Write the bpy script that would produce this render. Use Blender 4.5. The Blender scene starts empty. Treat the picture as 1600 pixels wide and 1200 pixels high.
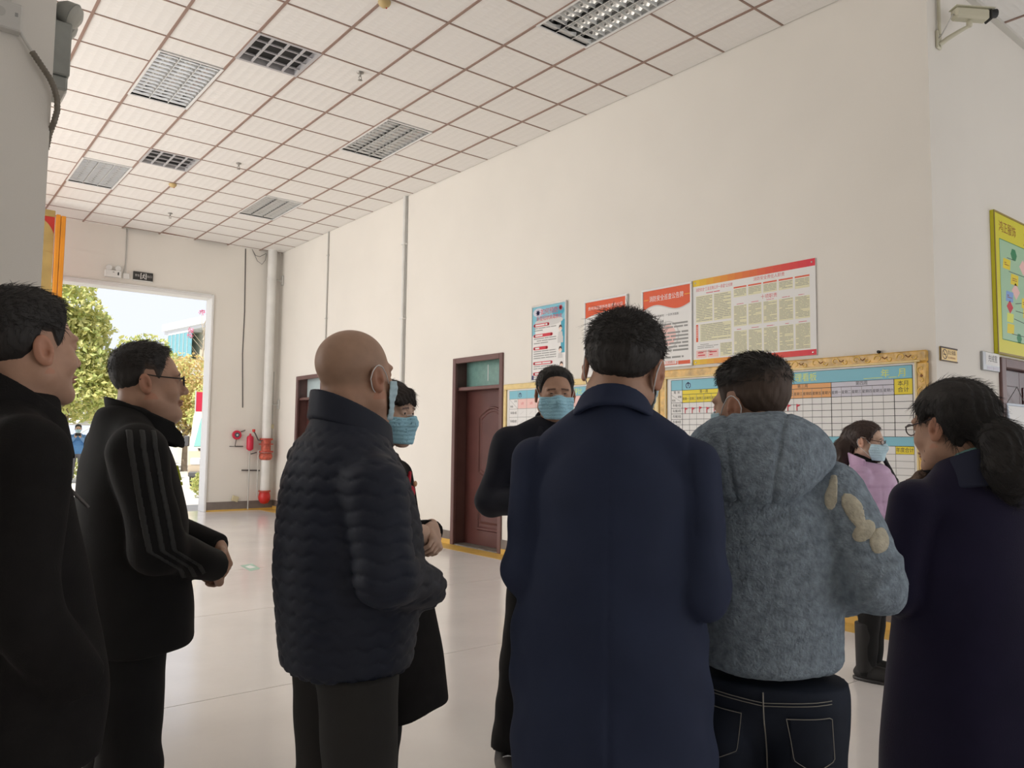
import bpy, math, random
import numpy as np
from mathutils import Matrix, Vector
random.seed(7)
rng = np.random.default_rng(7)
S = bpy.context.scene
COL = S.collection

# ------------------------------------------------------------------ camera
CAM = (-2.9645, -5.9942, 1.354)
cd = bpy.data.cameras.new('camera'); cam = bpy.data.objects.new('camera', cd); COL.objects.link(cam)
cd.sensor_width = 36.0; cd.lens = 36.0 * 1218 / 1600; cd.clip_start = 0.05; cd.clip_end = 300
cam.matrix_world = (Matrix.Translation(CAM) @ Matrix.Rotation(math.radians(-38.6247), 4, 'Z')
                    @ Matrix.Rotation(math.radians(94.124), 4, 'X') @ Matrix.Rotation(math.radians(0.6811), 4, 'Z'))
S.camera = cam

# ------------------------------------------------------------------ world, sun, daylight
S.view_settings.view_transform = 'Standard'; S.view_settings.look = 'None'
S.view_settings.gamma = 1; S.view_settings.use_curve_mapping = False
S.view_settings.exposure = 0.0
w = bpy.data.worlds.new('sky'); S.world = w; w.use_nodes = True
bg = w.node_tree.nodes['Background']; bg.inputs[0].default_value = (0.84, 0.88, 0.985, 1); bg.inputs[1].default_value = 1.12
sd = bpy.data.lights.new('sun', 'SUN'); sd.energy = 6.5; sd.angle = 0.02; sd.color = (1, .95, .84)
sun = bpy.data.objects.new('sun', sd); COL.objects.link(sun)
sun.rotation_euler = Vector((-0.45, -0.25, 0.86)).to_track_quat('Z', 'Y').to_euler()

def area(name, loc, rot, sx, sy, power, col=(1, 1, 1), portal=False):
    d = bpy.data.lights.new(name, 'AREA'); d.shape = 'RECTANGLE'; d.size = sx; d.size_y = sy
    d.energy = power; d.color = col
    if portal: d.cycles.is_portal = True
    o = bpy.data.objects.new(name, d); COL.objects.link(o); o.location = loc; o.rotation_euler = rot
    return o
R90 = math.pi / 2
H = 4.915                       # ceiling height
# area lights for unseen left and rear windows, an added side fill, doorway portal
area('daylight_left_windows', (-6.4, 4.2, 2.6), (0, -R90, 0), 3.2, 6.6, 312, (1, .965, .91))
area('daylight_rear_windows', (2.4, -11.4, 1.7), (R90 + .7, 0, 0), 6.6, 2.2, 78, (1, .97, .93))
area('side_fill_light', (8.8, -7.75, 1.7), (0, R90 + .7, 0), 2.2, 5.2, 50, (1, .98, .95))  # no window known here; light added to brighten the ceiling past the corner
area('doorway_portal', (-0.6, 8.78, 1.95), (-R90, 0, 0), 4.4, 3.8, 1, portal=True)

# ------------------------------------------------------------------ materials
def lin(c):
    return tuple((x / 12.92 if x <= .04045 else ((x + .055) / 1.055) ** 2.4) for x in c)
def rgb(r, g, b): return lin((r / 255, g / 255, b / 255)) + (1.0,)
MATS = {}
def mat(name, col, rough=.6, metal=0., var=0., vscale=8., bump=0., bscale=60., spec=.5, alpha=1., trans=0., attr=False,
        stretch=None, detail=3., coat=0., sheen=0., btype='noise', bdist=.01):
    if name in MATS: return MATS[name]
    m = bpy.data.materials.new(name); m.use_nodes = True; MATS[name] = m
    nt = m.node_tree; N = nt.nodes; L = nt.links; b = N['Principled BSDF']
    if len(col) == 3: col = tuple(col) + (1,)
    b.inputs['Base Color'].default_value = col; b.inputs['Roughness'].default_value = rough
    b.inputs['Metallic'].default_value = metal; b.inputs['Specular IOR Level'].default_value = spec
    b.inputs['Alpha'].default_value = alpha; b.inputs['Transmission Weight'].default_value = trans
    b.inputs['Coat Weight'].default_value = coat; b.inputs['Sheen Weight'].default_value = sheen
    m.diffuse_color = col
    tc = N.new('ShaderNodeTexCoord'); src = tc.outputs['Object']
    if stretch:
        mp = N.new('ShaderNodeMapping'); mp.inputs['Scale'].default_value = stretch; L.new(src, mp.inputs[0]); src = mp.outputs[0]
    cur = None
    if attr:
        at = N.new('ShaderNodeVertexColor'); at.layer_name = 'tint'
        mx = N.new('ShaderNodeMix'); mx.data_type = 'RGBA'; mx.blend_type = 'MULTIPLY'; mx.inputs[0].default_value = 1
        mx.inputs[6].default_value = col; L.new(at.outputs[0], mx.inputs[7]); cur = mx.outputs[2]
    if var:
        n = N.new('ShaderNodeTexNoise'); n.inputs['Scale'].default_value = vscale; n.inputs['Detail'].default_value = detail
        L.new(src, n.inputs['Vector'])
        r = N.new('ShaderNodeMapRange'); r.inputs[1].default_value = .3; r.inputs[2].default_value = .7
        r.inputs[3].default_value = 1 - var; r.inputs[4].default_value = 1 + var; L.new(n.outputs[0], r.inputs[0])
        mx = N.new('ShaderNodeMix'); mx.data_type = 'RGBA'; mx.blend_type = 'MULTIPLY'; mx.inputs[0].default_value = 1
        if cur: L.new(cur, mx.inputs[6])
        else: mx.inputs[6].default_value = col
        cm = N.new('ShaderNodeCombineColor')
        for i in range(3): L.new(r.outputs[0], cm.inputs[i])
        L.new(cm.outputs[0], mx.inputs[7]); cur = mx.outputs[2]
    if cur: L.new(cur, b.inputs['Base Color'])
    if bump:
        if btype == 'noise':
            n = N.new('ShaderNodeTexNoise'); n.inputs['Scale'].default_value = bscale; n.inputs['Detail'].default_value = 4
            o = n.outputs[0]
        elif btype == 'voronoi':
            n = N.new('ShaderNodeTexVoronoi'); n.inputs['Scale'].default_value = bscale; o = n.outputs[0]
        else:
            n = N.new('ShaderNodeTexWave'); n.inputs['Scale'].default_value = bscale; n.inputs['Distortion'].default_value = 1.0; o = n.outputs[0]
        L.new(src, n.inputs['Vector'])
        bp = N.new('ShaderNodeBump'); bp.inputs['Strength'].default_value = bump; bp.inputs['Distance'].default_value = bdist
        L.new(o, bp.inputs['Height']); L.new(bp.outputs[0], b.inputs['Normal'])
    return m

WALL = mat('wall_paint', (.80, .765, .705), .75, var=.025, vscale=.9, bump=.05, bscale=120, spec=.3)
COLUMN = WALL
CEIL_TILE = mat('ceiling_tile_white', (.85, .83, .80), .55, spec=.4)
def tile_bump(m):                          # embossed rows of small hexagons
    nt = m.node_tree; N = nt.nodes; L = nt.links; b = N['Principled BSDF']
    tc = N.new('ShaderNodeTexCoord'); mp = N.new('ShaderNodeMapping'); mp.inputs['Scale'].default_value = (11, 20, 1)
    L.new(tc.outputs['Object'], mp.inputs[0])
    v = N.new('ShaderNodeTexVoronoi'); v.feature = 'F1'; v.inputs['Scale'].default_value = 1; v.inputs['Randomness'].default_value = .12
    L.new(mp.outputs[0], v.inputs['Vector'])
    bp = N.new('ShaderNodeBump'); bp.inputs['Strength'].default_value = .35; bp.inputs['Distance'].default_value = .012
    L.new(v.outputs[0], bp.inputs['Height']); L.new(bp.outputs[0], b.inputs['Normal'])
tile_bump(CEIL_TILE)
GRID = mat('grid_bar_metal', rgb(150, 124, 112), .45, spec=.4)
FLOOR = mat('terrazzo_floor', (.83, .79, .765), .15, var=.05, vscale=1.6, detail=6, bump=.035, bscale=9, spec=.75, stretch=(1, 1, 1), bdist=.02)
JOINT = mat('floor_joint', (.16, .14, .12), .7)
GREYBASE = mat('grey_baseboard_paint', rgb(122, 112, 106), .6, var=.15, vscale=6)
YELLOW = mat('yellow_floor_paint', rgb(214, 174, 88), .4, var=.1, vscale=5)
WHITE = mat('white_plastic', (.76, .76, .74), .4)
WHITEMETAL = mat('white_metal', (.78, .78, .77), .35, spec=.6)
ALU = mat('aluminium', (.66, .67, .67), .3, metal=.85)
REFLECT = mat('lamp_reflector', (.75, .76, .75), .22, metal=.9)
BLACK = mat('black', (.012, .012, .012), .6)
DARK = mat('dark_void', (.02, .02, .02), .9)
BROWN = mat('brown_door_metal', rgb(88, 52, 48), .35, var=.12, vscale=4, spec=.5)
BROWNFR = mat('brown_frame', rgb(104, 74, 70), .4, var=.1, vscale=5)
REDDOOR = mat('red_wood_door', rgb(70, 22, 22), .25, var=.15, vscale=6, stretch=(8, 1, 1))
GLASSG = mat('green_frosted_glass', rgb(120, 158, 150), .3, var=.12, vscale=18, spec=.6)
GLASSP = mat('pale_glass', rgb(205, 222, 224), .25, var=.05, spec=.6)
RED = mat('red_paint', rgb(196, 40, 36), .4, spec=.5)
ORANGE = mat('orange_lacquer', rgb(214, 136, 28), .4, var=.1, vscale=3)
PIPEWHITE = mat('painted_pipe', (.74, .73, .70), .35, var=.06, vscale=4)
GREYPIPE = mat('grey_conduit', (.52, .51, .48), .5)
DARKWIRE = mat('dark_wire', (.10, .09, .085), .6)

# ------------------------------------------------------------------ mesh builder
class MB:
    def __init__(s): s.v = []; s.f = []; s.m = []; s.sm = []
    def add(s, vs, fs, mi=0, smooth=False):
        o = len(s.v); s.v += [tuple(map(float, v)) for v in vs]
        for f in fs: s.f.append(tuple(i + o for i in f)); s.m.append(mi); s.sm.append(smooth)
    def box(s, x0, x1, y0, y1, z0, z1, mi=0, M=None):
        vs = [(x, y, z) for x in (x0, x1) for y in (y0, y1) for z in (z0, z1)]
        if M is not None: vs = [tuple(M @ Vector(v)) for v in vs]
        s.add(vs, [(0, 1, 3, 2), (4, 6, 7, 5), (0, 4, 5, 1), (2, 3, 7, 6), (0, 2, 6, 4), (1, 5, 7, 3)], mi)
        return s
    def bbox(s, x0, x1, y0, y1, z0, z1, b=.004, mi=0, M=None):      # bevelled box
        P = []
        for x, sx in ((x0, 1), (x1, -1)):
            for y, sy in ((y0, 1), (y1, -1)):
                for z, sz in ((z0, 1), (z1, -1)):
                    P += [(x + sx * b, y + sy * b, z), (x + sx * b, y, z + sz * b), (x, y + sy * b, z + sz * b)]
        i = lambda a, c, d, k: (a * 4 + c * 2 + d) * 3 + k
        F = []
        F += [[i(0,0,0,2), i(0,0,1,2), i(0,1,1,2), i(0,1,0,2)], [i(1,0,0,2), i(1,1,0,2), i(1,1,1,2), i(1,0,1,2)]]
        F += [[i(0,0,0,1), i(1,0,0,1), i(1,0,1,1), i(0,0,1,1)], [i(0,1,0,1), i(0,1,1,1), i(1,1,1,1), i(1,1,0,1)]]
        F += [[i(0,0,0,0), i(0,1,0,0), i(1,1,0,0), i(1,0,0,0)], [i(0,0,1,0), i(1,0,1,0), i(1,1,1,0), i(0,1,1,0)]]
        for a in (0, 1):
            for c in (0, 1):
                F += [[i(a,c,0,1), i(a,c,0,2), i(a,c,1,2), i(a,c,1,1)]]
                F += [[i(a,0,c,0), i(a,0,c,2), i(a,1,c,2), i(a,1,c,0)]]
                F += [[i(0,a,c,0), i(0,a,c,1), i(1,a,c,1), i(1,a,c,0)]]
                for d in (0, 1): F += [[i(a,c,d,0), i(a,c,d,1), i(a,c,d,2)]]
        if M is not None: P = [tuple(M @ Vector(v)) for v in P]
        s.add(P, F, mi); return s
    def quad(s, a, b, c, d, mi=0): s.add([a, b, c, d], [(0, 1, 2, 3)], mi); return s
    def prism(s, pts, y0, y1, mi=0):           # polygon in x,z extruded along y
        n = len(pts); vs = [(x, y0, z) for x, z in pts] + [(x, y1, z) for x, z in pts]
        s.add(vs, [tuple(range(n)), tuple(range(2 * n - 1, n - 1, -1))] + [(i, i + n, (i + 1) % n + n, (i + 1) % n) for i in range(n)], mi)
        return s
    def tube(s, pts, r, n=8, mi=0, cap=True, smooth=True):
        pts = [Vector(p) for p in pts]; rs = r if isinstance(r, (list, tuple)) else [r] * len(pts)
        rings = []; up = None
        for k, p in enumerate(pts):
            t = (pts[min(k + 1, len(pts) - 1)] - pts[max(k - 1, 0)]).normalized()
            if up is None: up = Vector((0, 0, 1)) if abs(t.z) < .9 else Vector((1, 0, 0))
            a = t.cross(up).normalized(); up = a.cross(t).normalized()
            rings.append([p + rs[k] * (math.cos(2 * math.pi * j / n) * a + math.sin(2 * math.pi * j / n) * up) for j in range(n)])
        vs = [v for ring in rings for v in ring]; fs = []
        for k in range(len(pts) - 1):
            for j in range(n):
                fs.append((k * n + j, k * n + (j + 1) % n, (k + 1) * n + (j + 1) % n, (k + 1) * n + j))
        s.add(vs, fs, mi, smooth)
        if cap:
            s.add(rings[0], [tuple(range(n - 1, -1, -1))], mi); s.add(rings[-1], [tuple(range(n))], mi)
        return s
    def lathe(s, prof, axis_o=(0, 0, 0), axis=(0, 0, 1), n=20, mi=0, smooth=True):   # prof: (radius, height) list
        ax = Vector(axis).normalized(); a = ax.orthogonal().normalized(); b = ax.cross(a); o = Vector(axis_o)
        vs = []; fs = []
        for r, h in prof:
            for j in range(n):
                t = 2 * math.pi * j / n; vs.append(o + ax * h + r * (math.cos(t) * a + math.sin(t) * b))
        for k in range(len(prof) - 1):
            for j in range(n):
                fs.append((k * n + j, k * n + (j + 1) % n, (k + 1) * n + (j + 1) % n, (k + 1) * n + j))
        s.add(vs, fs, mi, smooth)
        s.add(vs[:n], [tuple(range(n - 1, -1, -1))], mi); s.add(vs[-n:], [tuple(range(n))], mi)
        return s
    def text(s, body, x, y, z, h, mi=0, align='CENTER', sx=1., rz=0., bold=0., maxw=None):   # on the x-z plane, facing -y
        c = bpy.data.curves.new('tmp', 'FONT'); c.body = body; c.align_x = align; c.align_y = 'CENTER'; c.size = 1; c.resolution_u = 2
        o = bpy.data.objects.new('tmp', c); COL.objects.link(o)
        dg = bpy.context.evaluated_depsgraph_get(); me = o.evaluated_get(dg).to_mesh()
        co = [v.co.copy() for v in me.vertices]; fs = [tuple(p.vertices) for p in me.polygons]
        o.evaluated_get(dg).to_mesh_clear(); bpy.data.objects.remove(o); bpy.data.curves.remove(c)
        if co:
            kx = h * sx
            if maxw:
                wd = max(v.x for v in co) - min(v.x for v in co)
                if wd * kx > maxw: kx = maxw / wd
            ca, sa = math.cos(rz), math.sin(rz)
            vs = [(x + v.x * kx * ca - v.y * h * sa, y, z + v.x * kx * sa + v.y * h * ca) for v in co]
            s.add(vs, fs, mi)
        return s
    def build(s, name, mats, parent=None, loc=None, rz=0., mesh_only=False):
        me = bpy.data.meshes.new(name); me.from_pydata(s.v, [], s.f)
        if not isinstance(mats, (list, tuple)): mats = [mats]
        for m in mats: me.materials.append(m)
        me.polygons.foreach_set('material_index', s.m); me.polygons.foreach_set('use_smooth', s.sm)
        me.update()
        if mesh_only: return me
        o = bpy.data.objects.new(name, me); COL.objects.link(o)
        if parent is not None: o.parent = parent
        if loc is not None: o.location = loc
        o.rotation_euler = (0, 0, rz)
        return o
def inst(name, me, parent=None, loc=(0, 0, 0), rot=(0, 0, 0), scale=None):
    o = bpy.data.objects.new(name, me); COL.objects.link(o)
    if parent is not None: o.parent = parent
    o.location = loc; o.rotation_euler = rot
    if scale: o.scale = scale
    return o
def tag(o, label, cat, group=None):
    o['label'] = label; o['category'] = cat
    if group: o['group'] = group
    return o
def thing(name, label, cat, loc=(0, 0, 0), rz=0., group=None):
    o = bpy.data.objects.new(name, None); COL.objects.link(o); o.empty_display_size = .1
    o.location = loc; o.rotation_euler = (0, 0, rz)
    return tag(o, label, cat, group)
def struct(o): o['kind'] = 'structure'; return o
def stuff(o): o['kind'] = 'stuff'; return o

# ------------------------------------------------------------------ the room
XW, YF, YP = 2.83, 8.5, -3.57          # right wall, far wall, wall past the corner
XL, YB = -6.6, -11.6
# floor: poured slabs with sawn joints
fl = MB(); fl.box(XL, 9, YB, YF + .3, -.06, -.012)
floor = struct(fl.build('floor', JOINT))
ys = [-11.6, -9.22, -7.37, -5.52, -3.66, -1.80, .14, 2.05, 4.12, 6.15, 8.8]
for a, b in zip(ys[:-1], ys[1:]):
    xb = 9 if b <= -3.6 else XW + .15
    MB().box(XL, xb, a + .0035, b - .0035, -.03, 0).build('floor_slab', FLOOR, floor)
# painted lines along the right wall
st = MB()
MB().box(2.545, XW - .012, YP - .2, YF - .012, 0, .0012).build('floor_stripe', YELLOW, floor)
gs = MB(); gs.add([(.02, 2.30, .001), (-.02, 1.90, .001), (.12, 1.98, .001), (.17, 2.36, .001)], [(0, 1, 2, 3)], 0)
GREEN = mat('green_sticker', rgb(168, 204, 186), .4)
ARW = mat('white_print', (.85, .86, .84), .5)
gs.add([(.035, 2.20, .0016), (.035, 2.05, .0016), (.115, 2.10, .0016), (.11, 2.26, .0016)], [(0, 1, 2, 3)], 1)
tag(gs.build('floor_sticker', [GREEN, ARW]), 'small green and white direction sticker on the floor beyond the clasped hands', 'sticker')

# walls with real openings
def wall_x(name, x0, x1, y0, y1, holes, m=WALL, z1=H + .3):          # a wall running along y; holes (ya, yb, za, zb)
    b = MB(); cuts = sorted(holes); y = y0
    for ya, yb, za, zb in cuts:
        b.box(x0, x1, y, ya, 0, z1)
        if za > 0: b.box(x0, x1, ya, yb, 0, za)
        b.box(x0, x1, ya, yb, zb, z1); y = yb
    b.box(x0, x1, y, y1, 0, z1)
    return struct(b.build(name, m))
def wall_y(name, y0, y1, x0, x1, holes, m=WALL, z1=H + .3):
    b = MB(); x = x0
    for xa, xb, za, zb in sorted(holes):
        b.box(x, xa, y0, y1, 0, z1)
        if za > 0: b.box(xa, xb, y0, y1, 0, za)
        b.box(xa, xb, y0, y1, zb, z1); x = xb
    b.box(x, x1, y0, y1, 0, z1)
    return struct(b.build(name, m))
wall_x('wall_right', XW, XW + .24, YP, YF, [(1.435, 2.475, 0, 2.40), (6.47, 7.53, 0, 2.45)])
wall_y('wall_far', YF, YF + .30, XL, XW + .24, [(-2.7, 1.56, 0, 3.89)])
wall_y('wall_corner', YP, YP + .22, XW + .24, 9, [(3.98, 4.98, 0, 2.05)])
wall_x('wall_left', XL - .24, XL, YB, YF, [(-1.2, 3.0, .9, 4.3), (3.4, 7.6, .9, 4.3)])
wall_y('wall_rear', YB - .24, YB, XL, 9, [(-1.0, 5.8, .5, 3.2)])
wall_x('wall_side', 9, 9.24, YB, YP + .22, [(-10.5, -5.0, .5, 3.2)])
# frames of the unseen left and rear windows, and of the added side one
def win(name, x0, x1, y0, y1, z0, z1, along):
    b = MB(); t = .06; L = (y0, y1) if along == 'y' else (x0, x1)
    n = 4
    for k in range(n + 1):
        c = L[0] + (L[1] - L[0]) * k / n
        lo, hi = max(L[0], c - t / 2), min(L[1], c + t / 2)
        if along == 'y': b.box(x0, x1, lo, hi, z0, z1)
        else: b.box(lo, hi, y0, y1, z0, z1)
    for z in (z0, (z0 + z1) / 2, z1 - t): b.box(x0, x1, y0, y1, z, z + t)
    return struct(b.build(name, WHITEMETAL))
win('window_1', XL - .15, XL - .09, -1.2, 3.0, .9, 4.3, 'y'); win('window_2', XL - .15, XL - .09, 3.4, 7.6, .9, 4.3, 'y')
win('added_side_window', 9.09, 9.15, -10.5, -5.0, .5, 3.2, 'y'); win('window_3', -1.0, 5.8, YB - .15, YB - .09, .5, 3.2, 'x')
# square column near the camera
struct(MB().box(-3.15, -2.452, -1.9, -1.2, 0, H).build('column', COLUMN))
# baseboards
MB_ = MB().box(1.565, XW - .012, YF - .012, YF, 0, .17); MB_o = struct(MB_.build('baseboard_far', GREYBASE))
b = MB()
for a, c in ((YP + .0, 1.435), (2.475, 6.47), (7.53, YF - .012)): b.box(XW - .012, XW, a, c, 0, .17)
struct(b.build('baseboard_right', GREYBASE))
struct(MB().box(XW - .012, 3.98, YP - .012, YP, 0, .17).build('baseboard_corner', GREYBASE))
yb_ = MB()
for a, c in ((YP + .0, 1.435), (2.475, 6.47), (7.53, YF - .012)): yb_.box(XW - .0145, XW - .012, a, c, 0, .062)
yb_.build('painted_band', YELLOW, bpy.data.objects['baseboard_right'])
MB().box(1.565, XW - .0145, YF - .0145, YF - .012, 0, .03).build('painted_band', YELLOW, MB_o)
# white trim of the big doorway
t = MB()
for x0, x1, y0, y1, z0, z1 in ((1.545, 1.59, YF - .03, YF + .3, 0, 3.95), (-2.785, -2.685, YF - .03, YF + .3, 0, 3.95), (-2.685, 1.545, YF - .03, YF + .3, 3.875, 3.95),
                       (-2.685, 1.545, YF - .04, YF - .03, 3.925, 3.95)):
    t.bbox(x0, x1, y0, y1, z0, z1, .008)
struct(t.build('trim_1', WHITEMETAL))
# hairline cracks in the far wall
cr = MB(); cr.tube([(2.135, YF - .001, 4.9), (2.16, YF - .001, 3.7), (2.15, YF - .001, 2.9), (2.19, YF - .001, 1.9)], .011, 5)
cr.build('crack', DARKWIRE, bpy.data.objects['wall_far'])

# ------------------------------------------------------------------ ceiling: lay-in tiles on a grid
ceil = struct(MB().box(XL, 9, YB, YF + .3, H + .22, H + .3).build('ceiling', DARK))
def tile_mesh(sx, sy):
    return MB().bbox(-sx / 2, sx / 2, -sy / 2, sy / 2, 0, .014, .003).build('ceiling_tile', CEIL_TILE, mesh_only=True)
T66 = tile_mesh(.584, .584); T36 = tile_mesh(.584, .284); TW = tile_mesh(.414, .584)
LAMPS = [(1.2, 1.5), (-1.2, 1.5), (-1.2, 5.1), (1.2, 5.1), (1.2, -2.25)]          # lower x, lower y of each 0.6 x 1.2 fitting
VENTS = [(-.6, .6), (-.6, 4.2)]
def covered(x0, y0, x1, y1):
    """piece of the cell left over next to a lamp or vent, or None"""
    for lx, ly in LAMPS:
        if abs(lx - x0) < .01 and ly < y1 - .01 and ly + 1.2 > y0 + .01:
            if ly > y0 + .01: return (y0, ly)
            if ly + 1.2 < y1 - .01: return (ly + 1.2, y1)
            return 'full'
    for vx, vy in VENTS:
        if abs(vx - x0) < .01 and abs(vy - y0) < .01: return 'full'
    return None
x_lo, x_hi = -5, 5
for i in range(-5, 5):
    x0 = .6 * i; x1 = min(x0 + .6, XW)
    for j in range(-6, 14):
        y0 = .6 * j; y1 = y0 + .6
        c = covered(x0, y0, x1, y1)
        if c == 'full': continue
        z = H; rot = (0, 0, 0)
        if j == 13 and i == 0: rot = (.035, 0, 0); z = H - .008
        if j == 13 and i == 1: rot = (0, .03, 0); z = H + .01
        if c: me, cy = (T36 if abs(c[1] - c[0] - .3) < .01 else tile_mesh(.584, c[1] - c[0] - .016)), (c[0] + c[1]) / 2
        elif x1 - x0 < .59: me, cy = TW, y0 + .3
        else: me, cy = T66, y0 + .3
        inst('ceiling_tile', me, ceil, ((x0 + x1) / 2, cy, z), rot)
for i in range(4, 9):                                # the room goes on past the corner
    for j in range(-11, -6):
        x0 = .6 * i; y1 = min(.6 * j + .6, YP + .01)
        if i == 4: continue
        if y1 - .6 * j < .59: continue
        inst('ceiling_tile', T66, ceil, (x0 + .3, .6 * j + .3, H))
# plain tiles joined where nobody can pick them apart
f = MB()
for x0, x1, y0, y1 in ((XL, -3.0, YB, YF), (-3.0, XW, YB, -3.6), (XW, 3.0, YB, YP), (3.0, 9, YB, -6.6), (5.4, 9, -6.6, YP)):
    f.box(x0, x1, y0, y1, H + .002, H + .014)
for i in range(5, 9): f.box(.6 * i, .6 * i + .6, -3.604, YP, H, H + .013)
for i in range(-5, 4):                               # cut strip against the far wall, two tiles of it slipped
    if i not in (0, 2): f.box(.6 * i + .008, .6 * i + .592, 8.408, YF, H, H + .014)
stuff(f.build('ceiling_infill', CEIL_TILE, ceil))
for i in range(-5, 6):
    x = .6 * i
    if x > XW: continue
    MB().box(x - .012, x + .012, -3.6, YF, H - .007, H + .03).build('grid_bar', GRID, ceil)
for i in range(5, 10): MB().box(.6 * i - .012, .6 * i + .012, -6.6, YP, H - .007, H + .03).build('grid_bar', GRID, ceil)
CB = MB().box(-.288, .288, -.0085, .0085, -.004, .025).build('cross_bar', GRID, mesh_only=True)
CBW = MB().box(-.203, .203, -.0085, .0085, -.004, .025).build('cross_bar', GRID, mesh_only=True)
for j in range(-6, 15):
    y = .6 * j
    for i in range(-5, 5):
        x0 = .6 * i
        if any(abs(lx - x0) < .01 and ly + .01 < y < ly + 1.19 for lx, ly in LAMPS): continue
        inst('cross_bar', CBW if i == 4 else CB, ceil, (x0 + (.215 if i == 4 else .3), y, H))
for j in range(-10, -6):
    for i in range(5, 9): inst('cross_bar', CB, ceil, (.6 * i + .3, .6 * j, H))
struct(MB().box(XW, 9, YP - .05, YP, H - .03, H + .02).build('trim_2', mat('ceiling_trim', (.62, .60, .55), .5)))

# ------------------------------------------------------------------ recessed lamps (switched off)
lf = MB()
for x0, x1, y0, y1 in ((0, .6, 0, .022), (0, .6, 1.178, 1.2), (0, .022, .022, 1.178), (.578, .6, .022, 1.178)):
    lf.box(x0, x1, y0, y1, -.010, .06)
LF = lf.build('frame', WHITEMETAL, mesh_only=True)
lb = MB()                                            # three curved troughs
for k in range(3):
    xa = .022 + k * .1853; n = 8
    for q in range(n):
        a0, a1 = math.pi * q / n, math.pi * (q + 1) / n
        c = xa + .0927
        p = lambda a: (c - .0927 * math.cos(a), .005 + .085 * math.sin(a))
        (u0, z0), (u1, z1) = p(a0), p(a1)
        lb.add([(u0, .022, z0), (u1, .022, z1), (u1, 1.178, z1), (u0, 1.178, z0)], [(0, 1, 2, 3)], 0, True)
for yy in (.022, 1.178): lb.add([(.022, yy, 0), (.578, yy, 0), (.578, yy, .09), (.022, yy, .09)], [(0, 1, 2, 3)])
LB = lb.build('reflector', REFLECT, mesh_only=True)
lt = MB().tube([(0, .06, 0), (0, 1.14, 0)], .013, 10)
LT = lt.build('tube', mat('fluorescent_tube', (.86, .87, .87), .3), mesh_only=True)
ls = MB(); ls.lathe([(.017, 0), (.017, .045)], (0, 0, 0), (0, 1, 0), 10)
LS = ls.build('lamp_holder', mat('lamp_holder_grey', (.2, .21, .2), .5), mesh_only=True)
lv = MB()
for q in range(13):                                  # V-shaped cross blades
    y = .085 + q * .0858
    lv.add([(0, y - .003, -.004), (.1853, y - .003, -.004), (.1853, y - .013, .03), (.0927, y - .009, .012), (0, y - .013, .03),
            (0, y + .003, -.004), (.1853, y + .003, -.004), (.1853, y + .013, .03), (.0927, y + .009, .012), (0, y + .013, .03)],
           [(0, 1, 3), (1, 2, 3), (0, 3, 4), (5, 8, 6), (6, 8, 7), (5, 9, 8), (0, 5, 6, 1)], 0)
lv.box(-.004, .004, .022, 1.178, -.006, .03); lv.box(.1813, .1893, .022, 1.178, -.006, .03)
LV = lv.build('louvre', ALU, mesh_only=True)
LE = MB().box(.022, .578, 0, .050, .016, .022).build('end_plate', WHITEMETAL, mesh_only=True)
lab = ['recessed louvre ceiling lamp in the middle of the ceiling, right of a sprinkler', 'recessed louvre ceiling lamp next to the floodlight column, beside the dark vent',
       'far recessed louvre ceiling lamp next to the farther dark vent', 'far recessed louvre ceiling lamp near the far right corner pipe',
       'nearest recessed louvre ceiling lamp cut by the top of the picture']
for (lx, ly), l in zip(LAMPS, lab):
    t = thing('ceiling_light', l, 'ceiling light', (lx, ly, H), 0, 'recessed ceiling lamps')
    inst('frame', LF, t); rf = inst('reflector', LB, t)
    for yy in (.022, 1.128): inst('end_plate', LE, t, (0, yy, 0))
    for k in range(3):
        inst('tube', LT, t, (.022 + .0927 + .1853 * k, 0, .055)); [inst('lamp_holder', LS, t, (.022 + .0927 + .1853 * k, yy, .055)) for yy in (.028, 1.127)]
        inst('louvre', LV, t, (.022 + .1853 * k, 0, 0))
# dark grid vents
vf = MB()
for x0, x1, y0, y1 in ((0, .6, 0, .03), (0, .6, .57, .6), (0, .03, .03, .57), (.57, .6, .03, .57)): vf.box(x0, x1, y0, y1, -.008, .05)
VF = vf.build('frame', mat('vent_frame', rgb(186, 184, 186), .5), mesh_only=True)
VB = MB().box(.025, .575, .025, .575, .055, .06).build('backing', BLACK, mesh_only=True)
vb1 = MB().box(-.009, .009, .03, .57, -.006, .010).build('bar', MATS['vent_frame'], mesh_only=True)
vb2 = MB().box(.03, .57, -.006, .006, -.004, .010).build('bar', MATS['vent_frame'], mesh_only=True)
for (vx, vy), l in zip(VENTS, ['nearer dark square grid vent in the ceiling, above the lamp beside the floodlight column', 'farther dark square grid vent in the ceiling, next to the far left lamp']):
    t = thing('ceiling_vent', l, 'vent', (vx, vy, H), 0, 'dark grid vents')
    inst('frame', VF, t); inst('backing', VB, t)
    for k in (1, 2, 3): inst('bar', vb1, t, (.6 * k / 4, 0, 0)); inst('bar', vb2, t, (0, .6 * k / 4, 0))
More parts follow.
